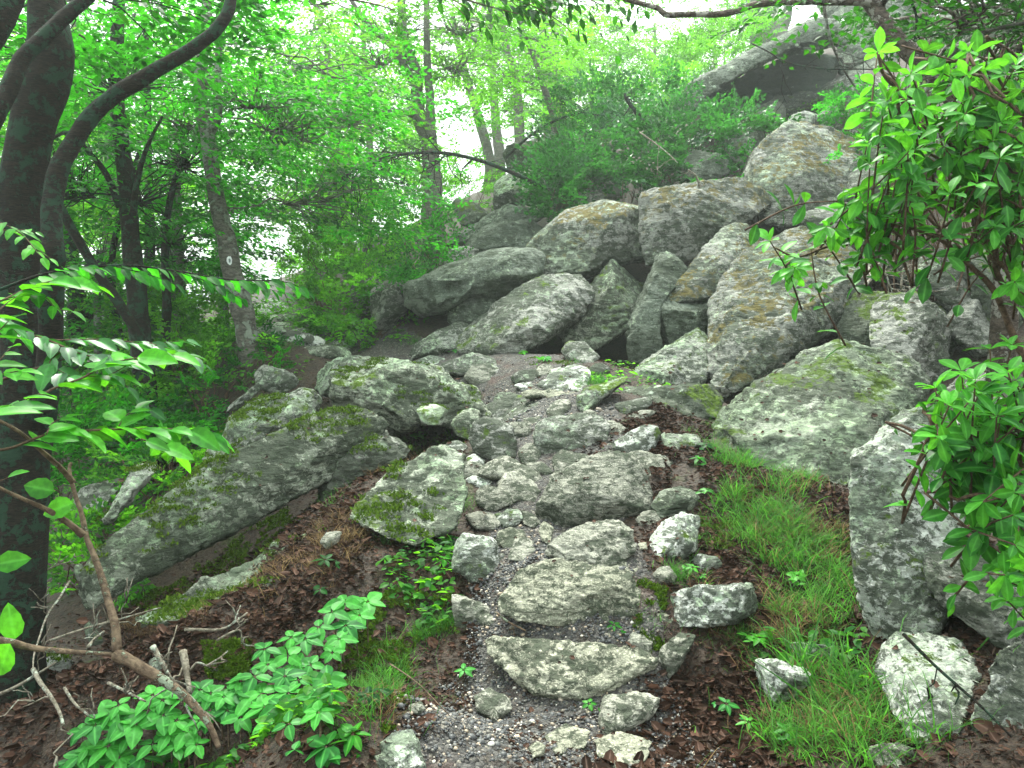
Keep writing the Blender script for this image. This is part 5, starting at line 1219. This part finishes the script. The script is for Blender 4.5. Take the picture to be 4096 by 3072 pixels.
# ---------------------------------------------------------------- the big shrub on the right: whorled leaves on shoots
def shrub(label, mass, rosettes, stems, seed, leaf, d_rng):
    r = np.random.default_rng(seed)
    root = P(1075, 500, 3.0); root[2] = tz(root[0], root[1])
    e = empty('shrub', tuple(root), label, 'shrub')
    g = Geo()
    wp = []
    for (crop, s, d0, d1, th) in stems:
        pl = polyP(crop, s, d0, d1); wp.append(pl); g.add(tube(pl, taper(len(pl), th, th * .45), 7, .1))
    wp = np.vstack(wp)
    pts = [(x, y, d, 1.0) for (x, y, d) in rosettes]
    for (poly, n, d0, d1) in mass:
        q = np.array(px('P', poly)); lo, hi = q.min(0), q.max(0); got = 0
        while got < n:
            x, y = r.uniform(lo, hi)
            ins = False; j = len(q) - 1
            for i in range(len(q)):
                if (q[i, 1] > y) != (q[j, 1] > y) and x < (q[j, 0] - q[i, 0]) * (y - q[i, 1]) / (q[j, 1] - q[i, 1]) + q[i, 0]: ins = not ins
                j = i
            if ins: pts.append((x, y, r.uniform(d0, d1), r.uniform(.75, 1))); got += 1
    pos, dr, up, sz, tn = [], [], [], [], []
    for (x, y, d, s_) in pts:
        c_ = P(x, y, d)
        nw = wp[np.argmin(np.linalg.norm(wp - c_, axis=1))]
        ax = c_ - nw; ax = ax / (np.linalg.norm(ax) + 1e-6) + np.array((-.4, -.25, .6)) + r.normal(0, .45, 3); ax /= np.linalg.norm(ax)
        b = nw + (c_ - nw) * .0
        b1 = c_ - ax * .30 - np.array((0, 0, .09)) + r.normal(0, .02, 3); b2 = c_ - ax * .15 - np.array((0, 0, .025))
        ct_ = catmull([b1, b2, c_], 4); g.add(tube(ct_, taper(len(ct_), .0045, .0022), 5))
        if r.uniform() < .5: g.add(tube(wob_line(nw, b1, r, 5), taper(5, .007, .0045), 5))
        u = np.cross(ax, (0, 0, 1)); u /= np.linalg.norm(u) + 1e-6; w = np.cross(ax, u)
        k = int(r.integers(4, 7)); m_ = int(r.integers(7, 13)); t0 = r.uniform(0, 6.28); tone = r.uniform(0, 1) ** 1.3
        for i in range(k + m_):
            low = i >= k
            t = t0 + 6.283 * i / k + r.normal(0, .2) if not low else t0 + 2.4 * i + r.normal(0, .3)
            rad = u * math.cos(t) + w * math.sin(t)
            fr = 1.0 if not low else r.uniform(.1, .93)
            at = ct_[int(fr * (len(ct_) - 1))]
            el = r.uniform(.25, 1.0) if not low else r.uniform(-.45, .5)
            dv = rad * math.cos(el) + ax * math.sin(el) + np.array((0, 0, -.12))
            pos.append(at + rad * .003); dr.append(dv); up.append(ax * .6 + np.array((0, 0, .7)) + r.normal(0, .3, 3) - dv * (ax @ dv)); sz.append(.092 * s_ * (r.uniform(.45, .95) if not low else r.uniform(.6, 1.15))); tn.append(np.clip(tone + r.normal(0, .24) - (.2 if low else -.1), 0, 1))
    g.build('stems', M['bark_twig'], e)
    leaves('foliage', pos, dr, up, np.array(sz), M[leaf], e, leaf_near(.235, 8, .25, .18, obov=.2), np.array(tn))
ros = [(935, 388, 2.4), (940, 426, 2.4), (980, 446, 2.3), (1001, 415, 2.3), (983, 502, 2.2), (1014, 493, 2.2), (1013, 515, 2.1), (1015, 545, 2.1), (1022, 578, 2.1), (1012, 345, 2.5), (770, 241, 3.1), (811, 249, 3.0), (795, 268, 3.1),
       (878, 52, 3.0), (969, 52, 3.0), (961, 103, 2.8), (837, 201, 2.9), (860, 195, 2.9), (907, 195, 2.7), (900, 90, 2.9), (1015, 380, 2.3), (960, 400, 2.4), (1000, 460, 2.3), (985, 70, 2.9), (880, 120, 2.9), (1005, 575, 2.1), (820, 235, 3.0)]
shrub('large bright green shrub with whorled leaves on the right edge',
      [('858,140 885,75 935,60 1030,60 1040,290 1008,285 985,205 930,190 868,190', 92, 2.5, 3.3), ('988,345 1040,325 1040,620 1005,600 985,520 945,475 922,448 932,385', 58, 2.2, 2.7), ('800,225 860,195 900,205 840,240', 5, 2.8, 3.1), ('1000,60 1045,40 1045,200 980,160', 20, 2.8, 3.3)], ros,
      [('F', '2300,900 2150,620 2040,360 1900,220 1760,90', 3.1, 3.1, .016), ('C', '2300,1650 2080,1560 2030,1300 1990,1100 1900,900 1800,800 1700,640 1560,520 1440,430 1400,300', 3.1, 2.9, .012), ('C', '1900,1450 1750,1330 1500,1240 1300,1300 1100,1370 950,1420 830,1370', 3.1, 3.1, .008),
       ('C', '2100,1000 2000,800 1880,620 1870,450 1900,300', 2.9, 2.9, .008), ('F', '2300,1100 2100,1000 1950,1150 1700,1100', 2.5, 2.35, .006), ('F', '2400,1700 2200,1500 1980,1530', 2.4, 2.2, .006), ('C', '1640,780 1560,560 1450,380 1390,290', 3, 2.9, .006), ('C', '2300,500 2206,400 2150,300 2000,200', 3.2, 3.0, .008), ('C', '1560,1170 1300,1180 1170,1110', 2.9, 2.9, .006)],
      501, 'leaf_shrub', None)
# dark leaves hanging in at the top
leafy_branch('dark leafy twigs hanging into the top of the view', [('B', '-60,-60 200,-20 420,20 560,60', 6, 6, 22, .075, .01, -.3), ('B', '700,-60 900,0 1000,60 1060,120', 6, 6, 26, .075, .006, -.4), ('B', '800,-60 1050,20 1200,60 1330,90', 6, 6, 30, .075, .008, -.4), ('B', '1000,-60 1250,-10 1420,60 1560,150 1610,210', 6, 6, 34, .075, .006, -.5),
    ('B', '1100,-60 1400,-20 1600,40 1720,120', 6, 6, 34, .075, .006, -.5), ('B', '1300,-60 1600,-30 1760,20 1790,60', 6, 6, 28, .075, .006, -.4), ('B', '1700,-60 1850,0 1920,80 1960,180', 6, 6, 20, .075, .005, -.5), ('B', '1850,-60 1980,0 2020,60', 6, 6, 12, .075, .004, -.4),
    ('B', '1200,-40 1300,60 1370,160', 6, 6, 20, .075, .004, -.5), ('B', '900,20 1000,110 1100,150 1140,210', 6, 6, 18, .09, .004, -.5), ('B', '1350,-40 1450,60 1500,130 1560,170', 6, 6, 24, .075, .005, -.5), ('A', '1100,-60 1300,-10 1420,60', 6, 6, 18, .075, .006, -.3),
    ('A', '700,-100 800,-20 880,40 950,80', 5, 5, 14, .09, .005, -.5), ('B', '850,-60 1100,-20 1250,10 1500,20', 6, 6, 40, .075, .005, -.4), ('B', '1150,-60 1500,-10 1700,10', 6.2, 6.2, 40, .075, .005, -.4)], 'leaf_dark', 601, name='overhanging_branch', proto=leaf_mid(), jit=.07)

# ---------------------------------------------------------------- low plants by the trail
def rosette_plant(label, x, y, d, seed, leaf='leaf_creeper', n=5, ls=.09, h=.12, group='low leafy plants by the trail', spread=1., cat='plant', name='leafy_plant', w=.30, tiers=0):
    r = np.random.default_rng(seed)
    d0 = hit(x, y) if d is None else d
    c_ = P(x, y, d0); b = np.array((c_[0], c_[1], tz(c_[0], c_[1])))
    if d is None: c_ = b + np.array((r.normal(0, .02), r.normal(0, .02), h))
    e = empty(name, tuple(b), label, cat, group)
    g = Geo(); g.add(tube(catmull([b - (0, 0, .03), (b + c_) / 2 + r.normal(0, .01, 3), c_], 3), taper(7, .004, .002), 5)); g.build('stem', M['grass'] if False else M['bark_red'], e)
    t0 = r.uniform(0, 6.28); pos, dr, up, sz = [], [], [], []
    ax = np.array((0, -.28, 1)) + r.normal(0, .24, 3)
    for i in range(n):
        t = t0 + 6.283 * i / n + r.normal(0, .12)
        dv = np.array((math.cos(t), math.sin(t), -.08 + r.normal(0, .07) - .28 * math.sin(t) * -1))
        pos.append(c_ + dv * .006); dr.append(dv); up.append(ax + r.normal(0, .1, 3)); sz.append(ls * r.uniform(.8, 1.12))
    for q_ in range(tiers):
        f_ = r.uniform(.3, .9); o_ = r.normal(0, .035, 3) * (1, 1, .2)
        for i in range(int(r.integers(2, 5))):
            t = r.uniform(0, 6.283); dv = np.array((math.cos(t), math.sin(t), r.normal(.15, .25)))
            pos.append(b * (1 - f_) + c_ * f_ + o_); dr.append(dv); up.append(ax + r.normal(0, .3, 3)); sz.append(ls * r.uniform(.45, .95)); n += 1
    leaves('leaves', pos, dr, up, np.array(sz), M[leaf], e, leaf_near(w, 8, .18, .12, serr=.03), np.clip(r.uniform(0, 1) + r.normal(0, .15, n), 0, 1))
    return e
LP = 'broad-leaved plant in the dense clump along the trail edge'
clump = 'G|1420,1110 1500,1080 1580,1010 1560,920 1640,880 1720,850 1800,860 1880,790 1960,700 2030,640 2100,600 2170,640 2120,720 2040,780 2000,860 1960,940 1900,980 1830,1010 1760,1010 1700,960 1680,1080 1760,1100 1850,1090 1930,1100 1960,1180 1880,1200 1800,1190 1700,1180 1620,1160 1540,1180 1480,1210 1560,1260 1640,1250 1720,1260 1800,1280 1880,1290 1400,1180 1320,1200 1340,1280 1420,1320 1500,1360 1600,1340 1700,1360 1240,1180 1180,1160 1100,1200 1050,1260 960,1220 900,1190 880,1280 960,1310 1040,1340 760,1270 700,1250 650,1300 720,1340 800,1360 560,1370 600,1430 680,1420 480,1400 520,1500 640,1490 760,1440 860,1400 900,1480 1000,1420 1100,1400 1180,1340 1240,1280 1300,1380 1160,1480 1040,1500 700,1560 840,1560 560,1580 920,1590 400,1590 470,1550'
crop, s = clump.split('|')
v = px(crop, s); rr = np.random.default_rng(3)
for i, (x, y) in enumerate(v):
    if i % 6 == 4: continue
    d_ = hit(x, min(y + 14, 766)); d_ = max(d_ * .955, 2.0)
    rosette_plant(LP, x, y, d_, 700 + i, 'leaf_creeper', int(rr.integers(4, 7)), rr.uniform(.050, .088) * d_ / 2.9, group='broad-leaved plants in the clump')
for lb, cr_, x, y, n, ls in [('small five-leaf plant on the slope under the flat mossy rock', 'G', 1960, 400, 6, .075), ('seedling with drooping leaves below the five-leaf plant', 'G', 1890, 600, 4, .05), ('trio-leaf seedling left of the white pyramid stone', 'H', 570, 460, 5, .065), ('tall seedling against the white pyramid stone', 'H', 585, 320, 5, .05),
        ('pale seedling in front of the flat mossy rock', 'H', 300, 280, 5, .06), ('dark flat seedling alone in the gravel', 'H', 665, 1130, 5, .055), ('yellow-green seedling between the two lowest steps', 'H', 1630, 860, 5, .04), ('tiny seedling under the lowest step', 'H', 1440, 1300, 5, .035),
        ('seedling beside the buried tan stone in the grass', 'I', 260, 490, 6, .05), ('seedling on top of the rounded rock', 'F', 430, 1510, 5, .06), ('leafy seedling at the foot of the massive mottled boulder', 'F', 390, 1330, 5, .07), ('dandelion-like plant on the long white-crusted rock', 'I', 500, 690, 6, .07),
        ('toothed plant in the grass below the long white rock', 'I', 650, 900, 7, .06), ('seedling in the brown litter beside the white mossy rock', 'I', 480, 1260, 5, .05), ('second seedling in the brown litter near the tussock', 'I', 600, 1400, 6, .05), ('bright seedling at the bottom of the grass', 'I', 830, 1430, 6, .055),
        ('pair of long leaves under the craggy ledge', 'E', 560, 1310, 3, .12), ('seedling by the trail bend under the pale leaning slab', 'E', 800, 770, 6, .11), ('seedling at the base of the leaning slab', 'E', 1190, 770, 6, .08), ('weed in front of the dark crevice', 'E', 1360, 820, 7, .09), ('weed right of the crevice stone', 'E', 1560, 880, 7, .09),
        ('leafy weed at the bottom edge left of the gravel', 'H', -30, 1590, 6, .07), ('long-leaved plant at the bottom edge', 'G', 1900, 1600, 6, .08), ('dark seedling in the middle of the grass', 'I', 880, 540, 5, .06), ('seedling left of the half-round stone rock pair', 'F', 440, 1270, 5, .06), ('weed in the grass near the near-edge white stone', 'H', 130, 1300, 6, .05)]:
    x, y = px(cr_, '%f %f' % (x, y))[0]
    rosette_plant(lb, x, y, None, 900 + int(x), ('leaf_near', 'leaf_creeper', 'leaf_canopy')[int(x) % 3], n, ls * .85, .045, group='seedlings by the trail', w=.22 + .03 * (int(y) % 5), tiers=1 + int(x) % 4)

# ---------------------------------------------------------------- grass, moss, litter, pebbles: what nobody could count
def inpoly(q, x, y):
    ins = np.zeros(len(x), bool); j = len(q) - 1
    for i in range(len(q)):
        c1 = (q[i][1] > y) != (q[j][1] > y)
        ins ^= c1 & (x < (q[j][0] - q[i][0]) * (y - q[i][1]) / (q[j][1] - q[i][1] + 1e-9) + q[i][0]); j = i
    return ins
def wpoly(crop, s, lift=0):
    """ground polygon whose corners are where these pixels meet the ground"""
    out_ = []
    for (x, y) in px(crop, s):
        d_ = hit(x, y); p_ = P(x, y, d_); out_.append((p_[0], p_[1]))
    return out_
def scatter(poly, n, r, mindist=None):
    q = np.array(poly); lo, hi = q.min(0), q.max(0)
    a = 0; X_, Y_ = [], []
    while a < n:
        x = r.uniform(lo[0], hi[0], n * 2); y = r.uniform(lo[1], hi[1], n * 2); m = inpoly(poly, x, y)
        X_.append(x[m]); Y_.append(y[m]); a += m.sum()
        if m.sum() == 0: break
    x, y = np.concatenate(X_)[:n], np.concatenate(Y_)[:n]
    return x, y
def blade_proto(k=5):
    V = []; F = []
    for i in range(k):
        t = i / (k - 1); w = .0095 * (1 - t ** 1.5) + .001
        V += [(t ** 1.2 * .55, w, t * .9 - .35 * t ** 3), (t ** 1.2 * .55, -w, t * .9 - .35 * t ** 3)]
    for i in range(k - 1): F += [(2 * i, 2 * i + 1, 2 * i + 3, 2 * i + 2)]
    return np.array(V), np.array(F)
def blades(name, label, polys, mat, seed, cat='grass'):
    r = np.random.default_rng(seed); P_, D_, S_, T_N = [], [], [], []
    for (crop, s, n, h, lean_) in polys:
        n = int(n * (.8 if name == 'grass' else 1.6)); poly = wpoly(crop, s); nt_ = max(3, n // 24)
        cx, cy = scatter(poly, nt_, r)
        wt = np.clip(fbm2(cx, cy, 2.6, 3, 8) + .35, 0.02, 2) ** 1.5; k = r.choice(len(cx), n, p=wt / wt.sum()); ch = r.uniform(.55, 1.35, len(cx)); ct = r.uniform(0, 1, len(cx)); sp = r.standard_t(3, (n, 2)) * (.016 + .10 * h)
        x, y = cx[k] + sp[:, 0], cy[k] + sp[:, 1]
        m = trail_mask(x, y) < .35; x, y, k = x[m], y[m], k[m]; T_N.append(ct[k]); n2 = len(x)
        z = terrain(x, y) - .005; t = r.uniform(0, 6.28, n2)
        P_.append(np.stack((x, y, z), 1)); D_.append(np.stack((np.cos(t), np.sin(t), np.zeros(n2)), 1)); S_.append(h * ch[k] * r.uniform(.45, 1.3, n2))
    p_, d_, s_ = np.vstack(P_), np.vstack(D_), np.concatenate(S_)
    up = np.tile((0, 0, 1.), (len(p_), 1)) + r.normal(0, .38, (len(p_), 3)); tn = np.clip(np.concatenate(T_N) * .7 + r.normal(.15, .25, len(p_)), 0, 1)
    o_ = leaves(name, p_, d_, up, s_, M[mat], None, blade_proto(), tn, loc=tuple(p_.mean(0)))
    tag(o_, label, cat, None, 'stuff'); return o_
blades('grass', 'fine green grass growing along the right of the trail and in its cracks', [
    ('F', '560,1200 700,1280 900,1350 1050,1450 1200,1500 1240,1750 1240,2050 1250,2350 900,2350 700,1900 560,1700 480,1500 420,1350 480,1250', 5200, .13, .3),
    ('F', '620,1300 900,1400 1000,1600 1000,2000 800,2000 640,1700 560,1450', 3200, .17, .3),
    ('I', '700,200 1000,300 1200,500 1250,800 1200,1000 900,800 700,600', 2200, .15, .3), ('I', '250,200 500,150 560,480 300,560 130,560', 900, .09, .3),
    ('I', '900,1080 1300,1050 1500,1300 1550,1500 1300,1620 900,1620 700,1500 700,1350', 2400, .15, .3), ('I', '0,560 90,600 60,820 -60,900 -120,700', 350, .06, .3), ('I', '300,760 600,760 680,900 560,1060 330,1060 230,950', 700, .08, .3),
    ('E', '1180,790 1420,800 1600,860 1780,880 1700,960 1560,1000 1300,900', 1100, .12, .3), ('E', '250,700 520,700 800,790 560,830 250,800', 900, .12, .3), ('E', '220,880 560,830 700,850 500,900 300,900', 500, .12, .3), ('E', '450,1180 700,1180 800,1300 700,1400 400,1400 300,1300', 900, .14, .3),
    ('F', '420,1000 540,1080 470,1200 350,1180 380,1100', 350, .10, .3), ('E', '1500,1170 1720,1200 1760,1330 1700,1380', 150, .06, .3), ('E', '300,780 560,640 620,740 480,800 380,840', 500, .14, .3),
    ('H', '600,0 700,20 720,300 640,420 560,200', 500, .11, .3), ('H', '0,800 260,860 350,1000 340,1350 200,1450 60,1500 -80,1300', 1300, .12, .3), ('H', '260,560 560,620 620,820 480,860', 300, .08, .3), ('G', '1900,20 2150,0 2200,100 1900,160', 260, .12, .3), ('H', '150,480 620,520 640,620 600,900 420,950 300,620', 900, .07, .3), ('H', '100,300 620,200 640,480 300,520', 500, .09, .3), ('I', '900,1080 1500,1300 1550,1500 1100,1520', 420, .24, .3), ('G', '600,1500 1500,1450 2212,1100 2212,1622 600,1622', 700, .10, .3), ('I', '1300,1300 2000,1500 2000,1622 1300,1622', 300, .12, .3),
    ('D', '1250,700 1500,640 1900,680 1800,800 1500,860 1300,900 1150,1000', 1200, .12, .3), ('D', '1100,900 1300,960 1200,1150 1050,1250 900,1150', 600, .12, .3), ('D', '1550,500 1750,560 1900,600 1700,640 1500,620', 500, .13, .3), ('D', '1750,500 2100,520 2200,600 1900,590', 400, .15, .3)], 'grass', 801)
blades('dry_grass', 'dry rusty pine straw and dead grass over the slope left of the trail', [('G', '700,760 1250,500 1650,400 1900,150 2200,50 2200,400 1900,700 1500,800 1200,860', 3400, .10, .3), ('E', '260,1560 500,1380 640,1380 560,1560 300,1700', 700, .10, .3), ('I', '1000,1100 1500,1300 1450,1500 1000,1500', 500, .12, .3), ('H', '-100,1350 250,1250 330,1500 0,1560', 200, .08, .3), ('F', '600,1450 1200,1500 1250,1900 800,1900', 900, .12, .3), ('F', '560,1250 1200,1500 1240,2050 1250,2350 900,2350 560,1700', 1100, .13, .3), ('I', '250,200 520,150 900,900 900,1080 1300,1050 1500,1500 900,1620 300,800', 900, .11, .3), ('E', '1180,790 1600,860 1780,880 1560,1000', 300, .1, .3)], 'straw', 802, 'dry grass')
# leaf litter
def flats(name, label, polys, mat, seed, size, cat, proto, upn=.45, tonef=None, lift=.006, avoid=None, dens=1.5, extra_=None, wide=0):
    r = np.random.default_rng(seed); P_ = []
    for (crop, s, n) in polys:
        n = int(n * dens); x, y = scatter(wpoly(crop, s), n, r)
        if avoid is not None: m = trail_mask(x, y) < avoid; x, y = x[m], y[m]
        P_.append(np.stack((x, y, terrain(x, y) + lift * r.uniform(.3, 2.2, len(x))), 1))
    if wide:
        x, y = np.r_[r.uniform(-4, 5.5, wide // 2), r.uniform(-2.6, 2.6, wide)], np.r_[r.uniform(1.8, 9.5, wide // 2), r.uniform(2, 4.6, wide)]; m = trail_mask(x, y) < .1; x, y = x[m], y[m]
        P_.append(np.stack((x, y, terrain(x, y) + lift * r.uniform(.3, 2.2, len(x))), 1))
    p_ = np.vstack(P_); n = len(p_); t = r.uniform(0, 6.28, n)
    d_ = np.stack((np.cos(t), np.sin(t), r.normal(0, .2, n)), 1)
    up = np.tile((0, 0, 1.), (n, 1)) + r.normal(0, upn, (n, 3))
    if extra_ is not None and len(extra_):
        p_ = np.vstack([p_, extra_[:, :3] + extra_[:, 3:] * .006]); e_ = len(extra_); t2 = r.uniform(0, 6.28, e_); d_ = np.vstack([d_, np.stack((np.cos(t2), np.sin(t2), np.zeros(e_)), 1)]); up = np.vstack([up, extra_[:, 3:] + r.normal(0, .2, (e_, 3))]); n = len(p_)
    o_ = leaves(name, p_, d_, up, size * np.clip(r.lognormal(-.25, .42, n), .3, 2.0), M[mat], None, proto, r.uniform(0, 1, n) ** 1.7, loc=tuple(p_.mean(0)))
    tag(o_, label, cat, None, 'stuff'); return o_
lv = leaf_near(.34, 5, -.25, .5, serr=.12)
flats('leaf_litter', 'fallen brown leaves lying on the soil and in hollows', [
    ('I', '0,1000 600,1040 900,1300 700,1640 -400,1640 -200,1300', 1700), ('I', '750,200 1230,200 1240,900 900,900 700,500', 900), ('I', '900,900 1500,900 1560,1600 900,1600', 500), ('I', '1600,300 2212,250 2212,700 1700,600', 200),
    ('G', '200,900 1400,820 1700,500 1900,700 1500,1000 1200,1150 500,1300 0,1500 0,1000', 2600), ('G', '600,900 700,700 1300,400 2100,0 2200,300 1900,700 1500,850', 4200), ('E', '300,1330 720,1180 850,1420 800,1659 100,1659 0,1600', 1800), ('E', '1500,1400 2111,1100 2111,1700 1900,1659', 900), ('F', '0,1050 500,1100 420,1350 0,1300', 500), ('D', '900,1300 1300,1200 1200,1400 900,1600', 500), ('F', '420,1250 900,1350 1240,1500 1260,2400 500,2400 400,1700', 3800), ('E', '250,1500 650,1380 800,1600 400,1700', 500)], 'litter', 803, .034, 'leaf litter', lv, .6, extra_=CAUGHT[::4], wide=9000)
flats('litter_crumbs', 'small reddish crumbs of bark and leaf on the trail', [('H', '1000,1300 2100,1150 2110,1659 900,1659', 2600), ('H', '700,500 1700,450 1750,900 700,900', 500), ('H', '300,900 1100,900 1400,1600 300,1600', 500), ('G', '0,1000 700,640 1300,400 2212,-100 2212,1622 1500,1622 0,1622', 3800), ('I', '0,0 1500,-300 2212,0 2212,1622 0,1622', 3800), ('E', '-300,1659 300,1300 1200,1659', 900), ('E', '700,750 1800,800 1800,1659 700,1659', 1500), ('E', '900,700 1900,650 2400,900 2400,1300 1500,1100', 1200), ('C', '1200,1300 2206,900 2206,1659 1300,1659', 900)], 'litter', 804, .017, 'leaf litter', lv, .5, lift=.004, extra_=CAUGHT[1::4], wide=22000)
rg = np.random.default_rng(61)
def cover(label, polys, seed, mat, size, hgt):
    r = np.random.default_rng(seed); P_ = []; T_ = []
    for (crop, s, n) in polys:
        x, y = scatter(wpoly(crop, s), n, r); k = fbm2(x, y, 1.6, 3, 12) > -.15; x, y = x[k], y[k]
        P_.append(np.stack((x, y, terrain(x, y) + hgt * r.uniform(.1, 1, len(x)) * (.6 + .6 * fbm2(x, y, 2.1, 2, 3))), 1))
    p_ = np.vstack(P_); n = len(p_); t = r.uniform(0, 6.28, n)
    o_ = leaves('ground_cover', p_, np.stack((np.cos(t), np.sin(t), r.normal(0, .3, n)), 1), np.tile((0, 0, 1.), (n, 1)) + r.normal(0, .4, (n, 3)), size * r.uniform(.5, 1.3, n), M[mat], None, leaf_mid(), loc=tuple(p_.mean(0)))
    tag(o_, label, 'ground cover', None, 'stuff')
cover('low leafy ground cover over the banks and along the far trail', [('D', '850,500 1400,600 1700,640 1900,680 1800,800 1500,860 1300,900 1000,1200 700,1250 600,900', 9000), ('D', '1700,520 2100,560 2400,600 2300,660 2000,600', 1200), ('D', '1660,300 1900,330 2100,500 1900,560 1720,470', 2600), ('D', '1480,300 1500,470 1400,560 1000,500 900,300', 5000), ('D', '100,900 700,1000 900,1400 500,1700 200,1600', 4000),
    ('B', '1250,1300 2212,900 2212,500 1300,900', 5000), ('C', '600,900 1300,600 1300,500 800,500', 2500), ('E', '1180,790 1600,830 1700,960 1300,900', 900), ('E', '150,640 420,600 600,720 480,800 200,760', 900), ('E', '1500,900 1900,860 2111,1000 1800,1040', 300), ('H', '100,300 620,200 640,620 600,900 300,700', 420), ('I', '600,850 1300,900 1500,1500 800,1600', 260), ('G', '1000,1500 2000,1300 2212,1622 900,1622', 300), ('C', '1100,700 1700,500 1700,900 1200,900', 1500)], 807, 'leaf_light', .055, .14)
# moss cushions: many tiny upright blades
def moss(label, polys, seed):
    r = np.random.default_rng(seed); P_ = []
    for (crop, s, n) in polys:
        x, y = scatter(wpoly(crop, s), n, r); 
        k = fbm2(x, y, 9, 3, 4) > -.05; x, y = x[k], y[k]
        P_.append(np.stack((x, y, terrain(x, y) + .0), 1))
    mk = MOSSY[fbm(MOSSY[:, :3] * 3.0, 3, 77) > .12]
    P_.append((np.repeat(mk[:, :3], 26, 0) + r.normal(0, .022, (len(mk) * 26, 3)) * (1, 1, .25)))
    p_ = np.vstack(P_); n = len(p_); t = r.uniform(0, 6.28, n); d_ = np.stack((np.cos(t), np.sin(t), r.uniform(.4, 2, n)), 1)
    o_ = leaves('moss', p_, d_, r.normal(0, 1, (n, 3)), .022 * r.uniform(.6, 1.3, n), M['moss'], None, leaf_far(), loc=tuple(p_.mean(0)))
    tag(o_, label, 'moss', None, 'stuff')
moss('green moss on the soil along both edges of the trail', [('H', '0,650 250,550 620,600 640,850 450,860 350,1000 330,1400 180,1500 0,1600 -100,1200', 16000), ('I', '-60,500 100,560 80,900 0,950 -100,800', 3500), ('I', '250,180 520,150 500,350 300,350', 3500), ('G', '700,640 1200,420 1700,100 1800,130 1300,500 900,700', 11000), ('G', '1200,900 1500,900 1450,1100 1230,1100', 4500),
     ('E', '560,1380 750,1250 850,1350 700,1420', 3000), ('I', '800,850 1100,850 1100,1000 900,1000', 2500), ('F', '500,1450 900,1500 800,1900 500,1700', 3500), ('E', '1180,800 1500,820 1600,960 1300,900', 5000)], 805)
# pebbles
def pebbles():
    r = np.random.default_rng(806)
    polys = [('H', '300,1000 900,900 1500,1050 1500,1659 400,1659 250,1450', 5200, .011), ('H', '700,480 1700,450 1750,960 700,960', 3600, .012), ('H', '850,150 1250,150 1300,480 850,480', 1500, .013), ('I', '-400,1000 100,1050 600,1640 -300,1640', 1500, .010), ('E', '800,1400 1750,1200 1700,1000 1250,900 950,1000', 2200, .018)]
    P_, S_ = [], []
    for (c_, s, n, sz) in polys:
        x, y = scatter(wpoly(c_, s), n, r); m = trail_mask(x, y) > -.15; x, y = x[m], y[m]
        P_.append(np.stack((x, y, terrain(x, y) + .012 + sz * .1), 1)); S_.append(sz * (r.lognormal(-.35, .45, len(x))))
    p_, s_ = np.vstack(P_), np.concatenate(S_)
    t = (1 + 5 ** .5) / 2
    iv = np.array([(-1, t, 0), (1, t, 0), (-1, -t, 0), (1, -t, 0), (0, -1, t), (0, 1, t), (0, -1, -t), (0, 1, -t), (t, 0, -1), (t, 0, 1), (-t, 0, -1), (-t, 0, 1)]) / 1.9 * (.62, .5, .38)
    fi = np.array([(0, 11, 5), (0, 5, 1), (0, 1, 7), (0, 7, 10), (0, 10, 11), (1, 5, 9), (5, 11, 4), (11, 10, 2), (10, 7, 6), (7, 1, 8), (3, 9, 4), (3, 4, 2), (3, 2, 6), (3, 6, 8), (3, 8, 9), (4, 9, 5), (2, 4, 11), (6, 2, 10), (8, 6, 7), (9, 8, 1)])
    a = r.uniform(0, 6.28, len(p_))
    o_ = leaves('gravel', p_, np.stack((np.cos(a), np.sin(a), r.normal(0, .3, len(p_))), 1), np.tile((0, 0, 1.), (len(p_), 1)) + r.normal(0, .3, (len(p_), 3)), s_, M['pebble'], None, (iv, fi), r.uniform(0, 1, len(p_)) ** 1.5, loc=tuple(p_.mean(0)))
    o_.data.polygons.foreach_set('use_smooth', np.ones(len(o_.data.polygons), bool))
    tag(o_, 'loose grey and pale pebbles strewn on the trail', 'gravel', None, 'stuff')
pebbles()
# ---------------------------------------------------------------- the mist
HZ = 0.0020
bm = bmesh.new(); bmesh.ops.create_cube(bm, size=1); me = bpy.data.meshes.new('haze'); bm.to_mesh(me); bm.free()
hz = bpy.data.objects.new('haze', me); SC.collection.objects.link(hz)
zs = [(o_.matrix_world.translation.z) for o_ in SC.objects]
zlo = float(V[:, 2].min()) if False else float(min(terrain(X_, Y_).min() for X_, Y_ in [(np.repeat(np.linspace(-150, 150, 40), 40), np.tile(np.linspace(-60, 205, 40), 40))])) - 1.5
hz.location = (0, 70, (zlo + 26) / 2); hz.scale = (320, 290, 26 - zlo)
m, t, o = newmat('mist'); pv = t.nodes.new('ShaderNodeVolumePrincipled'); pv.inputs['Density'].default_value = HZ; pv.inputs['Color'].default_value = (.90, .98, .95, 1); pv.inputs['Anisotropy'].default_value = .4
t.links.new(pv.outputs[0], o.inputs[1]); me.materials.append(m)
tag(hz, 'pale mist thickening towards the far trees', 'mist', None, 'stuff')
